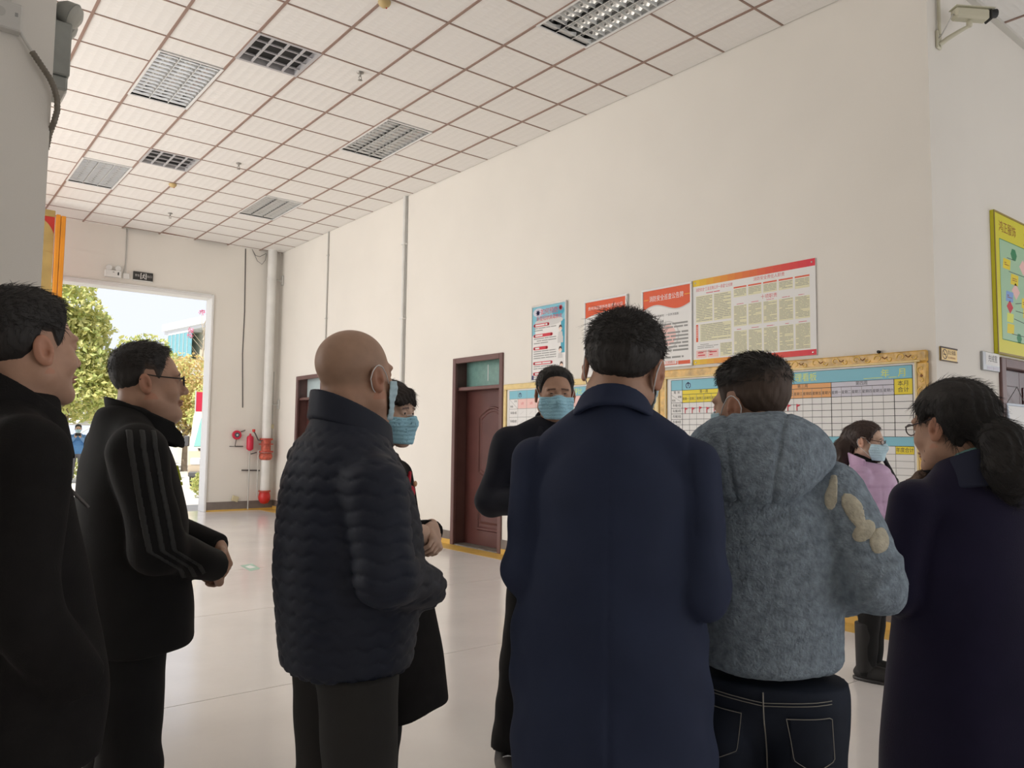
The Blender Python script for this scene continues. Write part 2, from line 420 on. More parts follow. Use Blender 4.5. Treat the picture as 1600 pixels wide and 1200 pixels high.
# sprinklers and detectors
sp = MB(); sp.lathe([(.034, 0), (.034, -.008), (.020, -.016), (.010, -.018), (.010, -.045)], (0, 0, 0), (0, 0, 1), 14)
SP = sp.build('body', mat('dull_chrome', (.32, .31, .29), .35, metal=.8), mesh_only=True)
sq = MB(); sq.tube([(.012, 0, -.045), (.014, 0, -.06), (.004, 0, -.078)], .003, 6); sq.tube([(-.012, 0, -.045), (-.014, 0, -.06), (-.004, 0, -.078)], .003, 6)
sq.lathe([(.022, -.078), (.022, -.081), (.006, -.085)], (0, 0, 0), (0, 0, 1), 12)
SQ = sq.build('deflector', MATS['dull_chrome'], mesh_only=True)
for (x, y), l in zip([(.449, .706), (.427, 4.014), (.386, 7.015)], ['sprinkler head nearest the camera, between vent and middle lamp', 'sprinkler head right of the farther vent', 'sprinkler head near the far wall above the doorway']):
    t = thing('sprinkler', l, 'sprinkler', (x, y, H), 0, 'ceiling sprinklers'); inst('body', SP, t); inst('deflector', SQ, t)
sm = MB(); sm.lathe([(.052, 0), (.052, -.016), (.044, -.03), (.026, -.046), (.0, -.048)], (0, 0, 0), (0, 0, 1), 18)
SM = sm.build('body', mat('aged_plastic', rgb(196, 172, 120), .5), mesh_only=True)
sl = MB(); sl.lathe([(.006, -.046), (.006, -.052)], (0.02, 0, 0), (0, 0, 1), 8); SL = sl.build('indicator', RED, mesh_only=True)
for (x, y), l in zip([(0, 5.454), (.011, -.545)], ['yellowed smoke detector on the ceiling beyond the farther vent', 'yellowed smoke detector at the top edge of the picture']):
    t = thing('smoke_detector', l, 'detector', (x, y, H - .007), 0, 'smoke detectors'); inst('body', SM, t); inst('indicator', SL, t)
# ------------------------------------------------------------------ doors of the right wall
RW = -R90                                            # right wall: local x runs towards the camera, y into the wall
def steel_door(n, label, y_far, width, ztop, ztr, leaf_in, glass, strips):
    d = thing('door_%d' % n, label, 'door', (XW, y_far, 0), RW); d['kind'] = 'structure'
    w_ = width
    fr = MB()
    for x0, x1, z0, z1 in ((-.015, .055, 0, ztop + .015), (w_ - .055, w_ + .015, 0, ztop + .015), (.055, w_ - .055, ztop - .055, ztop + .015)):
        fr.bbox(x0, x1, -.022, .02, z0, z1, .006)
    for x0, x1 in ((0.0, .012), (w_ - .012, w_)): fr.box(x0, x1, .02, .235, 0, ztop)
    fr.box(0.012, w_ - .012, .02, .235, ztop - .012, ztop)
    fr.build('frame', BROWNFR, d)
    MB().bbox(.012, w_ - .012, .03, leaf_in + .03, ztr, ztr + .045, .004).build('transom_bar', BROWNFR, d)
    g = MB().box(.012, w_ - .012, leaf_in, leaf_in + .012, ztr + .045, ztop - .012).build('transom_glass', glass, d)
    for sx in strips: MB().box(sx, sx + .012, leaf_in - .003, leaf_in, ztr + .12, ztop - .08).build('tape_strip', WHITE, g)
    lf = MB(); lf.bbox(.014, w_ - .014, leaf_in, leaf_in + .045, .012, ztr, .003)
    leaf = lf.build('leaf', BROWN, d)
    def panel(pts):                                 # a raised moulding ring and a field inside it
        b = MB(); n = len(pts); cx = sum(p[0] for p in pts) / n; cz = sum(p[1] for p in pts) / n
        sc = lambda k: [(cx + (x - cx) * (1 - k / abs(.5 * (max(q[0] for q in pts) - min(q[0] for q in pts)))), cz + (z - cz) * (1 - k / abs(.5 * (max(q[1] for q in pts) - min(q[1] for q in pts))))) for x, z in pts]
        lev = [(0, 0), (.008, -.014), (.022, -.014), (.036, .002), (.05, .002), (.075, -.008)]
        rings = [[(x, leaf_in + d_, z) for x, z in sc(k)] for k, d_ in lev]
        vs = [v for r in rings for v in r]; fs = []
        for k in range(len(rings) - 1):
            for i in range(n): fs.append((k * n + i, k * n + (i + 1) % n, (k + 1) * n + (i + 1) % n, (k + 1) * n + i))
        fs.append(tuple(range((len(rings) - 1) * n, len(rings) * n)))
        b.add(vs, fs); b.build('panel', BROWN, leaf)
    x0, x1 = .30, w_ - .14
    arc = [(x1, .92)] + [(x1, 1.66)] + [(x0 + (x1 - x0) * (1 - q / 10), 1.66 + .12 * math.sin(math.pi * q / 10)) for q in range(1, 10)] + [(x0, 1.66), (x0, .92)] + \
          [(x0 + (x1 - x0) * q / 10, .92 - .09 * math.sin(math.pi * q / 10)) for q in range(1, 10)]
    panel(arc)
    low = [(x1, .20), (x1, .62)] + [(x0 + (x1 - x0) * (1 - q / 10), .62 + .09 * math.sin(math.pi * q / 10)) for q in range(1, 10)] + [(x0, .62), (x0, .20)]
    panel(low)
    h = MB(); h.bbox(w_ - .10, w_ - .06, leaf_in - .012, leaf_in, .95, 1.15, .003); h.tube([(w_ - .08, leaf_in - .01, 1.06), (w_ - .08, leaf_in - .055, 1.06), (w_ - .19, leaf_in - .055, 1.055)], .009, 8)
    h.build('door_handle', ALU, leaf)
    MB().bbox(0.012, w_ - .012, .0, leaf_in + .05, 0, .012, .003).build('threshold', mat('worn_threshold', rgb(112, 106, 98), .6, var=.3, vscale=14), d)
    return d
steel_door(1, 'dark brown panelled steel door with green transom, left of the wall boards', 2.475, 1.04, 2.40, 1.99, .19, GLASSG, (.48, .74))
d2 = steel_door(2, 'far dark brown steel door with pale transom, behind the bald man', 7.53, 1.06, 2.45, 2.03, .19, GLASSP, ())
MB().bbox(.60, .63, .183, .19, 2.26, 2.36, .002).build('hook_plate', BROWNFR, d2)

# conduits on the right wall
c = MB().tube([(0, -.016, 1.42), (0, -.016, H)], .013, 8)
t = thing('conduit', 'thin grey conduit running up the right wall near the far corner', 'conduit', (XW, 6.37, 0), RW)
c.build('pipe', GREYPIPE, t)
for z in (2.2, 3.4, 4.5): MB().bbox(-.022, .022, -.034, 0, z - .01, z + .01, .003).build('clip', GREYPIPE, t)
MB().bbox(-.04, .04, -.04, 0, 1.34, 1.43, .004).build('switch_box', WHITE, t)
t = thing('conduit', 'thick pale conduit on the right wall between the two brown doors', 'conduit', (XW, 3.79, 0), RW)
MB().tube([(0, -.03, 1.42), (0, -.03, H)], .026, 10).build('pipe', PIPEWHITE, t)
MB().tube([(.034, -.012, 1.42), (.034, -.012, H)], .009, 6).build('wire', GREYPIPE, t)
for z in (2.0, 3.1, 4.2): MB().bbox(-.04, .05, -.06, 0, z - .012, z + .012, .003).build('clip', PIPEWHITE, t)
MB().bbox(-.05, .05, -.06, 0, 1.30, 1.43, .004).build('switch_box', WHITE, t)

# ------------------------------------------------------------------ printed boards
PW = mat('print_white', (.80, .79, .775), .5); PB = mat('print_black', (.03, .03, .035), .6); PG = mat('print_grey', (.30, .30, .29), .6)
PLG = mat('print_pale_grey', (.62, .61, .60), .6)
PR = mat('print_red', rgb(208, 40, 60), .5); PO = mat('print_orange', rgb(222, 84, 34), .5); PBL = mat('print_blue', rgb(128, 192, 210), .5)
PY = mat('print_yellow', rgb(236, 214, 40), .5); PCR = mat('print_cream', rgb(226, 222, 188), .5); PPK = mat('print_pink', rgb(238, 196, 190), .5)
PPEACH = mat('print_peach', rgb(232, 168, 104), .5); PLAV = mat('print_lavender', rgb(206, 204, 216), .5); PNAVY = mat('print_navy', rgb(42, 44, 100), .5)
PLEM = mat('print_lemon', rgb(226, 232, 96), .5); PTEAL = mat('print_teal', rgb(60, 160, 186), .5); PAMB = mat('print_amber', rgb(232, 158, 40), .5)
PHAIR = mat('print_dark_brown', rgb(70, 44, 40), .5); PSK = mat('print_skin', rgb(236, 200, 180), .5)
PAL = [PW, PB, PG, PLG, PR, PO, PBL, PY, PCR, PPK, PPEACH, PLAV, PNAVY, PLEM, PTEAL, PAMB, PHAIR, PSK]
PI = {m.name.replace('print_', ''): i for i, m in enumerate(PAL)}
class Print(MB):
    """flat print on the face y = -t of a board; later layers sit a hair further out"""
    def __init__(s, t): super().__init__(); s.t = t; s.k = 0
    def y(s): return -s.t - .0004 - .00025 * s.k
    def rect(s, x0, x1, z0, z1, c): s.quad((x0, s.y(), z0), (x1, s.y(), z0), (x1, s.y(), z1), (x0, s.y(), z1), PI[c]); return s
    def poly(s, pts, c): s.add([(x, s.y(), z) for x, z in pts], [tuple(range(len(pts)))], PI[c]); return s
    def disc(s, x, z, rx, rz, c, n=20): return s.poly([(x + rx * math.cos(6.2832 * q / n), z + rz * math.sin(6.2832 * q / n)) for q in range(n)], c)
    def ring(s, x, z, r0, r1, c, n=24, sx=1.):
        for q in range(n):
            a, b_ = 6.2832 * q / n, 6.2832 * (q + 1) / n
            s.poly([(x + sx * r0 * math.cos(a), z + r0 * math.sin(a)), (x + sx * r1 * math.cos(a), z + r1 * math.sin(a)), (x + sx * r1 * math.cos(b_), z + r1 * math.sin(b_)), (x + sx * r0 * math.cos(b_), z + r0 * math.sin(b_))], c)
        return s
    def line(s, x0, z0, x1, z1, w_, c):
        d = Vector((x1 - x0, z1 - z0)); n = Vector((-d.y, d.x)).normalized() * w_ / 2
        return s.poly([(x0 - n.x, z0 - n.y), (x1 - n.x, z1 - n.y), (x1 + n.x, z1 + n.y), (x0 + n.x, z0 + n.y)], c)
    def txt(s, body, x, z, h, c, **k): s.text(body, x, s.y(), z, h, PI[c], **k); return s
    def up(s, n=1): s.k += n; return s
    def para(s, x0, x1, z1, z0, lh, c, th=.45, last=.6, gap=.0, r=random):
        """unreadable small print: rows of broken strokes"""
        z = z1
        while z - lh * th > z0:
            xe = x1 if r.random() > .22 else x0 + (x1 - x0) * r.uniform(.35, .9)
            x = x0 + (lh * 2 if r.random() < .15 else 0)
            while x < xe - .003:
                e = min(xe, x + lh * r.uniform(2.5, 7)); s.rect(x, e, z - lh * th, z, c); x = e + lh * .35
            z -= lh
        return s

def framed(label, y0, w_, z0, z1, fm, fw=.018, t=.028, rz=RW, X=None, group='framed notices on the right wall'):
    r = thing('wall_poster', label, 'poster', (XW, y0, 0) if X is None else X, rz, group)
    fr = MB()
    for a, b_, c, d in ((0, w_, z0, z0 + fw), (0, w_, z1 - fw, z1), (0, fw, z0 + fw, z1 - fw), (w_ - fw, w_, z0 + fw, z1 - fw)):
        fr.bbox(a, b_, -t, 0, c, d, .004)
    fr.build('frame', fm, r)
    MB().box(fw, w_ - fw, -t + .008, -.002, z0 + fw, z1 - fw).build('sheet', PW, r)
    return r, Print(t - .008)
# 1 how to prevent ... : blue poster
r, p = framed('narrow blue framed poster with pink headings, above the masked speaker', .882, .595, 2.03, 2.905, ALU)
x0, x1, z0, z1 = .018, .577, 2.048, 2.887; W_ = x1 - x0
p.rect(x0, x1, z1 - .19, z1, 'blue').rect(x1 - .07, x1, z1 - .56, z1 - .19, 'teal').rect(x0, x0 + .05, z1 - .33, z1 - .19, 'blue'); p.up()
p.disc(.46, 2.80, .10, .06, 'teal').disc(.12, 2.82, .09, .05, 'lavender').disc(.30, 2.70, .24, .05, 'pale_grey'); p.up()
for sx, sz, r_ in ((.115, 2.815, .028), (.50, 2.835, .026)):
    p.disc(sx, sz, r_, r_, 'navy' if sx < .3 else 'red', 12)
    for q in range(8): p.line(sx, sz, sx + 1.5 * r_ * math.cos(q * .785), sz + 1.5 * r_ * math.sin(q * .785), .006, 'navy' if sx < .3 else 'red')
p.up(); p.txt('如何预防', .31, 2.815, .075, 'white', bold=.06); p.txt('新型冠状病毒肺炎', .31, 2.742, .055, 'white', bold=.06); p.up()
p.txt('如何预防', .31, 2.815, .075, 'red', bold=.012); p.txt('新型冠状病毒肺炎', .31, 2.742, .055, 'red', bold=.012)
zz = 2.69
for k, (wd, ln) in enumerate(((.24, 2), (.30, 3), (.22, 4), (.30, 2), (.30, 4))):
    p.rect(.055, .055 + wd, zz - .036, zz, 'red').disc(.055, zz - .018, .018, .018, 'red', 10).disc(.055 + wd, zz - .018, .018, .018, 'red', 10)
    p.up(); p.para(.07, .04 + wd, zz - .009, zz - .028, .03, 'white', .6); p.k -= 1
    p.para(.045, .43, zz - .048, zz - .048 - .026 * ln, .026, 'grey', .38); zz -= .056 + .026 * ln + .012
for fx, fz in ((.50, 2.60), (.50, 2.36), (.52, 2.19)):
    p.disc(fx, fz, .026, .034, 'skin', 14).poly([(fx - .03, fz - .035), (fx + .03, fz - .035), (fx + .038, fz - .09), (fx - .038, fz - .09)], 'pale_grey'); p.up()
    p.poly([(fx - .028, fz + .005), (fx - .02, fz + .034), (fx, fz + .042), (fx + .02, fz + .034), (fx + .028, fz + .005), (fx, fz + .02)], 'dark_brown').rect(fx - .016, fx + .016, fz - .024, fz - .008, 'white'); p.k -= 1
p.rect(.455, .545, 2.44, 2.51, 'pale_grey').ring(.45, 2.13, .03, .036, 'grey').rect(.436, .464, 2.126, 2.134, 'red').rect(.446, .454, 2.116, 2.144, 'red')
p.rect(x0, x0 + .03, z0, z0 + .05, 'navy')
p.build('print', PAL, r)
# 2 orange poster mostly hidden behind the head
r, p = framed('white-framed poster with orange header, partly behind the spiky-haired man', .005, .622, 2.03, 2.85, WHITEMETAL, .022)
p.poly([(.022, 2.66), (.16, 2.69), (.32, 2.705), (.47, 2.69), (.60, 2.70), (.60, 2.828), (.022, 2.828)], 'orange'); p.up()
p.txt('贵州鸿正服饰有限责任公司', .31, 2.755, .042, 'white', bold=.02, maxw=.50); p.txt('公示牌', .31, 2.66, .06, 'red', bold=.02)
p.para(.06, .56, 2.60, 2.15, .03, 'grey', .4); p.build('print', PAL, r)
# 3 fire patrol notice
r, p = framed('white-framed fire patrol notice with orange wavy header, right of the spiky-haired man', -.812, .622, 2.062, 2.852, WHITEMETAL, .022)
wv = [(.022 + .578 * q / 24, 2.642 + .035 * math.sin(q / 24 * 6.2832) + .02 * q / 24) for q in range(25)]
p.poly([(x, z - .012) for x, z in wv] + [(.60, 2.83), (.022, 2.83)], 'pale_grey'); p.up(); p.poly(wv + [(.60, 2.83), (.022, 2.83)], 'orange'); p.up()
p.txt('消防安全巡查公告牌', .31, 2.742, .062, 'white', bold=.03, maxw=.42).rect(.03, .09, 2.738, 2.746, 'amber').rect(.53, .598, 2.738, 2.746, 'amber')
p.disc(.07, 2.568, .009, .009, 'red', 10).disc(.07, 2.51, .009, .009, 'red', 10)
p.txt('巡查频次及时间：一日多次巡查', .10, 2.568, .026, 'black', align='LEFT').txt('巡查责任及范围', .10, 2.51, .026, 'black', align='LEFT', bold=.02)
p.disc(.33, 2.37, .10, .10, 'pink'); p.ring(.33, 2.37, .125, .14, 'pale_grey'); p.up()
p.para(.16, .57, 2.485, 2.435, .032, 'grey', .5); p.para(.10, .575, 2.40, 2.20, .034, 'grey', .5); p.para(.20, .52, 2.165, 2.14, .034, 'grey', .5)
p.rect(.30, .42, 2.095, 2.125, 'pink').txt('已阅', .36, 2.11, .026, 'red')
p.rect(.022, .435, 2.084, 2.092, 'orange').rect(.435, .445, 2.084, 2.118, 'orange').rect(.455, .60, 2.084, 2.118, 'orange')
p.build('print', PAL, r)
# 4 wide duty board without frame
GRAD = []
r = thing('wall_poster', 'wide frameless safety board with yellow to red bands, above the white chart', 'poster', (XW, -1.437, 0), RW, 'framed notices on the right wall')
W4, a0, a1 = 1.226, 2.065, 2.855
MB().bbox(0, W4, -.012, 0, a0, a1, .002).build('sheet', PW, r)
p = Print(.012); NB = 16
band = [mat('band_%d' % q, tuple(lin((.90 - .04 * q / 15, .76 - .64 * (q / 15) ** .9, .12 + .1 * q / 15))), .5) for q in range(NB)]
pal4 = PAL + band
for q in range(NB):
    xa, xb = W4 * q / NB, W4 * (q + 1) / NB
    for zb, zt in ((a1 - .062, a1 - .001), (a0 + .001, a0 + .048)): p.quad((xa, p.y(), zb), (xb, p.y(), zb), (xb, p.y(), zt), (xa, p.y(), zt), len(PAL) + q)
p.rect(0.0, W4, a0 + .048, a1 - .062, 'white'); p.up()
p.txt('消防安全“三自主两公开一承诺”公示牌', .235, 2.755, .036, 'red', maxw=.40, bold=.01).txt('消防安全责任人职责', .80, 2.765, .036, 'red', bold=.02, maxw=.30).txt('十项职责', .80, 2.60, .04, 'red', bold=.02)
p.para(.15, .30, 2.722, 2.71, .016, 'red', .4)
for k in range(2):
    xa = .035 + .20 * k; p.rect(xa, xa + .185, 2.455, 2.70, 'cream'); p.up(); p.para(xa + .004, xa + .18, 2.69, 2.46, .0155, 'grey', .36); p.k -= 1
p.rect(.08, .42, 2.275, 2.435, 'cream'); p.rect(.035, .058, 2.275, 2.435, 'orange'); p.up(); p.para(.09, .41, 2.43, 2.28, .0155, 'grey', .36); p.para(.042, .051, 2.42, 2.29, .016, 'white', .5); p.k -= 1
p.para(.05, .28, 2.25, 2.20, .0155, 'grey', .36); p.para(.06, .26, 2.185, 2.17, .014, 'red', .3)
for k in range(2):
    xa = .035 + .128 * k; p.rect(xa, xa + .118, 2.125, 2.175 + .02, 'pink'); p.up(); p.para(xa + .02, xa + .10, 2.178, 2.13, .024, 'red', .4); p.k -= 1
p.rect(.30, .425, 2.125, 2.245, 'cream'); p.up(); p.para(.305, .42, 2.24, 2.13, .0135, 'grey', .36); p.k -= 1
for k in range(5):
    xa = .447 + .149 * k; xb = xa + .132
    p.rect(xa, xb, 2.715, 2.728, 'orange'); p.rect(xa, xb, 2.635 - (.01 if k == 4 else 0), 2.71, 'cream'); p.rect(xa, xb, 2.375, 2.56, 'cream'); p.rect(xa, xb, 2.125, 2.335, 'cream'); p.up()
    p.para(xa + .006, xb - .006, 2.703, 2.64, .0125, 'grey', .38)
    p.para(xa + .03, xb - .03, 2.574, 2.568, .014, 'red', .3); p.para(xa + .005, xb - .005, 2.555, 2.38, .0115, 'grey', .36)
    p.para(xa + .03, xb - .03, 2.35, 2.342, .014, 'red', .3); p.para(xa + .005, xb - .005, 2.33, 2.13, .0115, 'grey', .36); p.k -= 1
p.build('print', pal4, r)
for sx, sz in ((.03, 2.825), (.03, 2.088), (W4 - .03, 2.825), (W4 - .03, 2.088)):
    MB().lathe([(.007, 0), (.007, .003), (.003, .005)], (sx, -.0125, sz), (0, -1, 0), 10).build('screw', ALU, r)

# ------------------------------------------------------------------ the two big charts in golden frames
GOLD = mat('carved_gold', rgb(214, 170, 84), .35, var=.35, vscale=14, bump=.5, bscale=26, spec=.6)
PALEGOLD = mat('pale_gold', rgb(226, 202, 142), .4, var=.12, vscale=9)
SCROLL = mat('gold_scroll', rgb(236, 196, 96), .3, spec=.7); SCROLLD = mat('dark_gold_inlay', rgb(128, 78, 34), .5)  # inlay pieces are a darker brown than the scrolls
def chart(label, y0, w_, z0, z1, carved_from, fw=.085):
    r = thing('chart_board', label, 'chart', (XW, y0, 0), RW, 'planning charts in golden frames')
    fr = MB(); fr2 = MB()
    for a, b_, c, d in ((0, w_, z1 - fw, z1), (0, w_, z0, z0 + fw), (0, fw, z0 + fw, z1 - fw), (w_ - fw, w_, z0 + fw, z1 - fw)):
        fr.bbox(a, b_, -.035, 0, c, d, .010)
    for a, b_, c, d in ((fw * .55, w_ - fw * .55, z1 - fw, z1 - fw * .82), (fw * .55, w_ - fw * .55, z0 + fw * .82, z0 + fw), (fw * .82, fw, z0 + fw, z1 - fw), (w_ - fw, w_ - fw * .82, z0 + fw, z1 - fw)):
        fr2.bbox(a, b_, -.042, -.03, c, d, .003)
    f = fr.build('frame', PALEGOLD if carved_from is None else GOLD, r)
    fr2.build('frame_lip', PALEGOLD, r)
    if carved_from is not None:                     # raised scrolls of the carved frame
        rr = random.Random(3); sc = MB(); dk = MB()
        def scroll(cx, cz, s_, fl, rot):
            pts = []
            for q in range(15):
                a = q / 14 * 5.2; rad = s_ * (1 - .8 * q / 14); x = rad * math.cos(a) * fl; z = rad * math.sin(a)
                pts.append((cx + x * math.cos(rot) - z * math.sin(rot), -.0365, cz + x * math.sin(rot) + z * math.cos(rot)))
            sc.tube(pts, [.0052 * (1 - .4 * q / 14) for q in range(15)], 5)
        x = carved_from
        while x < w_ - .05:
            scroll(x, z1 - .042, .034, rr.choice((-1, 1)), rr.uniform(-.4, .4)); scroll(x + .085, z1 - .046, .024, rr.choice((-1, 1)), 3.1)
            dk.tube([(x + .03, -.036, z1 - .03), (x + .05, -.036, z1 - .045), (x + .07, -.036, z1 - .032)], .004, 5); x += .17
        z = z1 - .14
        while z > z0 + .05:
            scroll(w_ - .042, z, .032, rr.choice((-1, 1)), 1.57); scroll(w_ - .045, z - .08, .022, rr.choice((-1, 1)), -1.2)
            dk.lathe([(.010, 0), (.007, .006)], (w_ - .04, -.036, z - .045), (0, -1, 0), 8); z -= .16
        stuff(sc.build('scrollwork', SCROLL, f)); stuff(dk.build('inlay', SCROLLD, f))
    MB().box(fw, w_ - fw, -.022, -.002, z0 + fw, z1 - fw).build('panel', PW, r)
    for sx in (.3 * w_, w_ - .35):
        MB().lathe([(.012, 0), (.012, .02), (.006, .026)], (sx, -.012, z1 + .012), (0, -1, 0), 10).build('nail', BLACK, r)
    return r, Print(.022)
def emblem(p, x, z, s_):                               # two facing curls under a roofed arrow
    p.poly([(x - s_ * .1, z - s_ * .3), (x + s_ * .1, z - s_ * .3), (x + s_ * .1, z + s_ * .3), (x + s_ * .28, z + s_ * .3), (x, z + s_ * .62), (x - s_ * .28, z + s_ * .3), (x - s_ * .1, z + s_ * .3)], 'navy')
    for sg in (-1, 1):
        for q in range(9):
            a, b_ = -.5 * math.pi + q * .42, -.5 * math.pi + (q + 1) * .42
            f_ = lambda ang, rr: (x + sg * (s_ * .16 + rr * s_ * math.cos(ang) * .8), z - s_ * .12 + rr * s_ * math.sin(ang))
            p.poly([f_(a, .36), f_(a, .56), f_(b_, .56), f_(b_, .36)], 'navy')
        p.rect(min(x + sg * s_ * .14, x + sg * s_ * .3), max(x + sg * s_ * .14, x + sg * s_ * .3), z - s_ * .66, z - s_ * .5, 'navy')
# large right-hand chart
r, p = chart('large weekly chart in a carved golden frame with red flag marks, near the corner', -1.05, 2.47, .72, 2.035, 1.10)
C0, C1 = .135, 2.362; ZT = 1.934
p.rect(C0, C1, ZT - .097, ZT, 'blue'); p.up()
emblem(p, .335, ZT - .049, .048)
p.txt('管理看板', 1.488, ZT - .050, .072, 'lemon', maxw=.255).txt('年', 2.164, ZT - .056, .068, 'lemon').txt('月', 2.289, ZT - .056, .068, 'lemon')
p.rect(2.0, 2.145, ZT - .084, ZT - .080, 'lemon').rect(2.19, 2.25, ZT - .084, ZT - .080, 'lemon')
colx = [C0, .267]
wk = (2.228 - colx[1]) / 24
for q in range(24): colx.append(colx[-1] + wk)
colx.append(C1); zr1 = ZT - .097; zr2 = zr1 - .040; zr3 = zr2 - .076
p.k = 0
for k, c in enumerate(('yellow', 'pink', 'peach', 'lavender')): p.rect(colx[1 + 6 * k], colx[7 + 6 * k], zr3, zr1, c)
p.rect(colx[25], C1, zr3, zr1, 'yellow'); p.up(2)
for k, t_ in enumerate('一二三四'):
    p.txt('第%s周' % t_, (colx[1 + 6 * k] + colx[7 + 6 * k]) / 2, (zr1 + zr2) / 2, .032, 'black')
    for q, d_ in enumerate('一二三四五六'): p.txt('星期' + d_, (colx[1 + 6 * k + q] + colx[2 + 6 * k + q]) / 2, (zr2 + zr3) / 2 - .004, .028, 'black', maxw=wk * .92)
p.txt('本月', (colx[25] + C1) / 2, zr1 - .036, .042, 'black').txt('合计', (colx[25] + C1) / 2, zr1 - .082, .042, 'black')
p.txt('周  别', C0 + .066, (zr1 + zr2) / 2, .028, 'black').txt('星期', C0 + .10, zr2 - .022, .022, 'black').txt('班组', C0 + .030, zr3 + .022, .022, 'black'); p.line(C0, zr2, colx[1], zr3, .003, 'grey')
rows = [zr3 - .0515 * q for q in range(7)]
for q, l in enumerate(('车缝1组', '车缝2组', '车缝3组', '车缝4组', '后  整')): p.txt(l, C0 + .066, rows[q] - .026, .028, 'black', maxw=.115)
def grid(xs, zs, x_a, x_b, z_a, z_b, wd=.004, c='grey'):
    for x in xs: p.rect(x - wd / 2, x + wd / 2, z_b, z_a, c)
    for z in zs: p.rect(x_a, x_b, z - wd / 2, z + wd / 2, c)
grid(colx[2:25], [], 0, 0, zr2, rows[-1], .0032)
for x in (C0, colx[1], C1): p.rect(x - .0025, x + .0025, rows[-1], ZT, 'black')
for x in (colx[7], colx[13], colx[19], colx[25]): p.rect(x - .0025, x + .0025, rows[-1], zr1, 'black')
grid([], [ZT, zr1, zr3] + rows, C0, C1, 0, 0, .0035, 'black'); p.rect(colx[1], colx[25], zr2 - .002, zr2 + .002, 'black')
ZB = rows[-1] - .069; p.rect(C0, C1, ZB, rows[-1], 'blue')
rows2 = [ZB - .058 - .0505 * q for q in range(9)]
p.rect(colx[25], C1, rows2[0], ZB, 'yellow'); p.up(); p.txt('年度合计', (colx[25] + C1) / 2, ZB - .029, .038, 'black', maxw=.125)
xs12 = [colx[1] + (colx[25] - colx[1]) * q / 12 for q in range(13)]
for q in range(12): p.txt('%d月' % (q + 1), (xs12[q] + xs12[q + 1]) / 2, ZB - .030, .030, 'black')
p.k -= 1; grid([C0] + xs12 + [C1], [ZB] + rows2, C0, C1, ZB, rows2[-1], .0035, 'grey'); p.up()
pr_ = p.build('print', PAL, r)
fl_ = MB(); fl_.box(-.003, .003, -.003, 0, -.030, .024); fl_.prism([(-.003, .024), (.032, .014), (-.003, -.002)], -.003, 0)
FLAGM = fl_.build('red_flag', PR, mesh_only=True)
for q in (0, 1, 2, 3, 4): inst('red_flag', FLAGM, r, (colx[1] + wk * (q + .5) - .008, -.0235, rows[1] - .018 + (.006 if q in (2, 4) else 0)))
for q in (13, 14): inst('red_flag', FLAGM, r, (colx[1] + wk * (q + .5) - .012, -.0235, rows[1] - .018))
# left-hand chart, mostly behind the speaker
r, p = chart('chart with pink month cells in a pale golden frame, behind the masked speaker', 1.385, 2.425, .72, 2.02, None, .066)
C0, C1, ZT = .11, 2.297, 1.936
p.rect(C0, C1, ZT - .097, ZT, 'blue'); p.up(); emblem(p, .31, ZT - .05, .046); p.txt('年度评比', 1.22, ZT - .055, .07, 'lemon')
xs = [.27 + .1625 * q for q in range(13)] + [C1]; z1_ = ZT - .097; z2_ = z1_ - .117; p.k = 0
p.rect(xs[0], xs[12], z2_, z1_, 'pink').rect(xs[12], C1, z2_, z1_, 'yellow'); p.up(2)
for q in range(12): p.txt('%d月' % (q + 1), (xs[q] + xs[q + 1]) / 2, (z1_ + z2_) / 2, .034, 'red')
p.txt('汇', (xs[12] + C1) / 2, z1_ - .035, .042, 'black'); p.txt('总', (xs[12] + C1) / 2, z1_ - .08, .042, 'black'); p.line(C0, z1_, xs[0], z2_, .003, 'grey'); p.txt('月份', C0 + .118, z1_ - .028, .026, 'black').txt('班组', C0 + .045, z2_ + .028, .026, 'black')
rows = [z2_ - .098 * q for q in range(9)]
for q in range(4):
    p.txt('车缝%d组' % (q + 1), C0 + .08, rows[q] - .049, .034, 'black', maxw=.12)
    for k in range(3 if q < 1 else 1): p.line(xs[k] + .05, rows[q] - .066, xs[k] + .11, rows[q] - .030, .004, 'pale_grey')
grid([C0] + xs[:13] + [C1], [ZT, z1_] + rows, C0, C1, ZT, rows[-1], .004, 'grey')
p.disc(xs[5] + .10, rows[0] - .05, .03, .03, 'pink'); p.up(); p.ring(xs[5] + .10, rows[0] - .05, .018, .03, 'red')
p.build('print', PAL, r)

# ------------------------------------------------------------------ corner wall: signs, camera, door
YEL = mat('sign_yellow', rgb(222, 214, 40), .4); MINT = mat('sign_mint', rgb(168, 206, 172), .45)
PGREEN = mat('print_green', rgb(36, 134, 84), .5); PLB = mat('print_light_blue', rgb(130, 168, 224), .5); PMAR = mat('print_maroon', rgb(150, 70, 30), .5)
pal5 = PAL + [PGREEN, PLB, PMAR, MINT]; PI.update(green=len(PAL), light_blue=len(PAL) + 1, maroon=len(PAL) + 2, mint=len(PAL) + 3)
r = thing('flow_chart_sign', 'tall yellow flow chart sign with mint field above the red door', 'sign', (3.875, YP, 0))
MB().bbox(0, 1.9, -.03, 0, 2.085, 3.25, .004).build('panel', YEL, r)
fr = MB()
for a, b_, c, d in ((0, 1.9, 3.235, 3.25), (0, 1.9, 2.085, 2.10), (0, .015, 2.10, 3.235), (1.885, 1.9, 2.10, 3.235)): fr.box(a, b_, -.034, -.03, c, d)
fr.build('edge_strip', mat('sign_edge', rgb(150, 130, 60), .5), r)
p = Print(.03); p.rect(.10, .78, 2.21, 3.03, 'mint').rect(.82, 1.80, 2.21, 3.03, 'mint'); p.up()
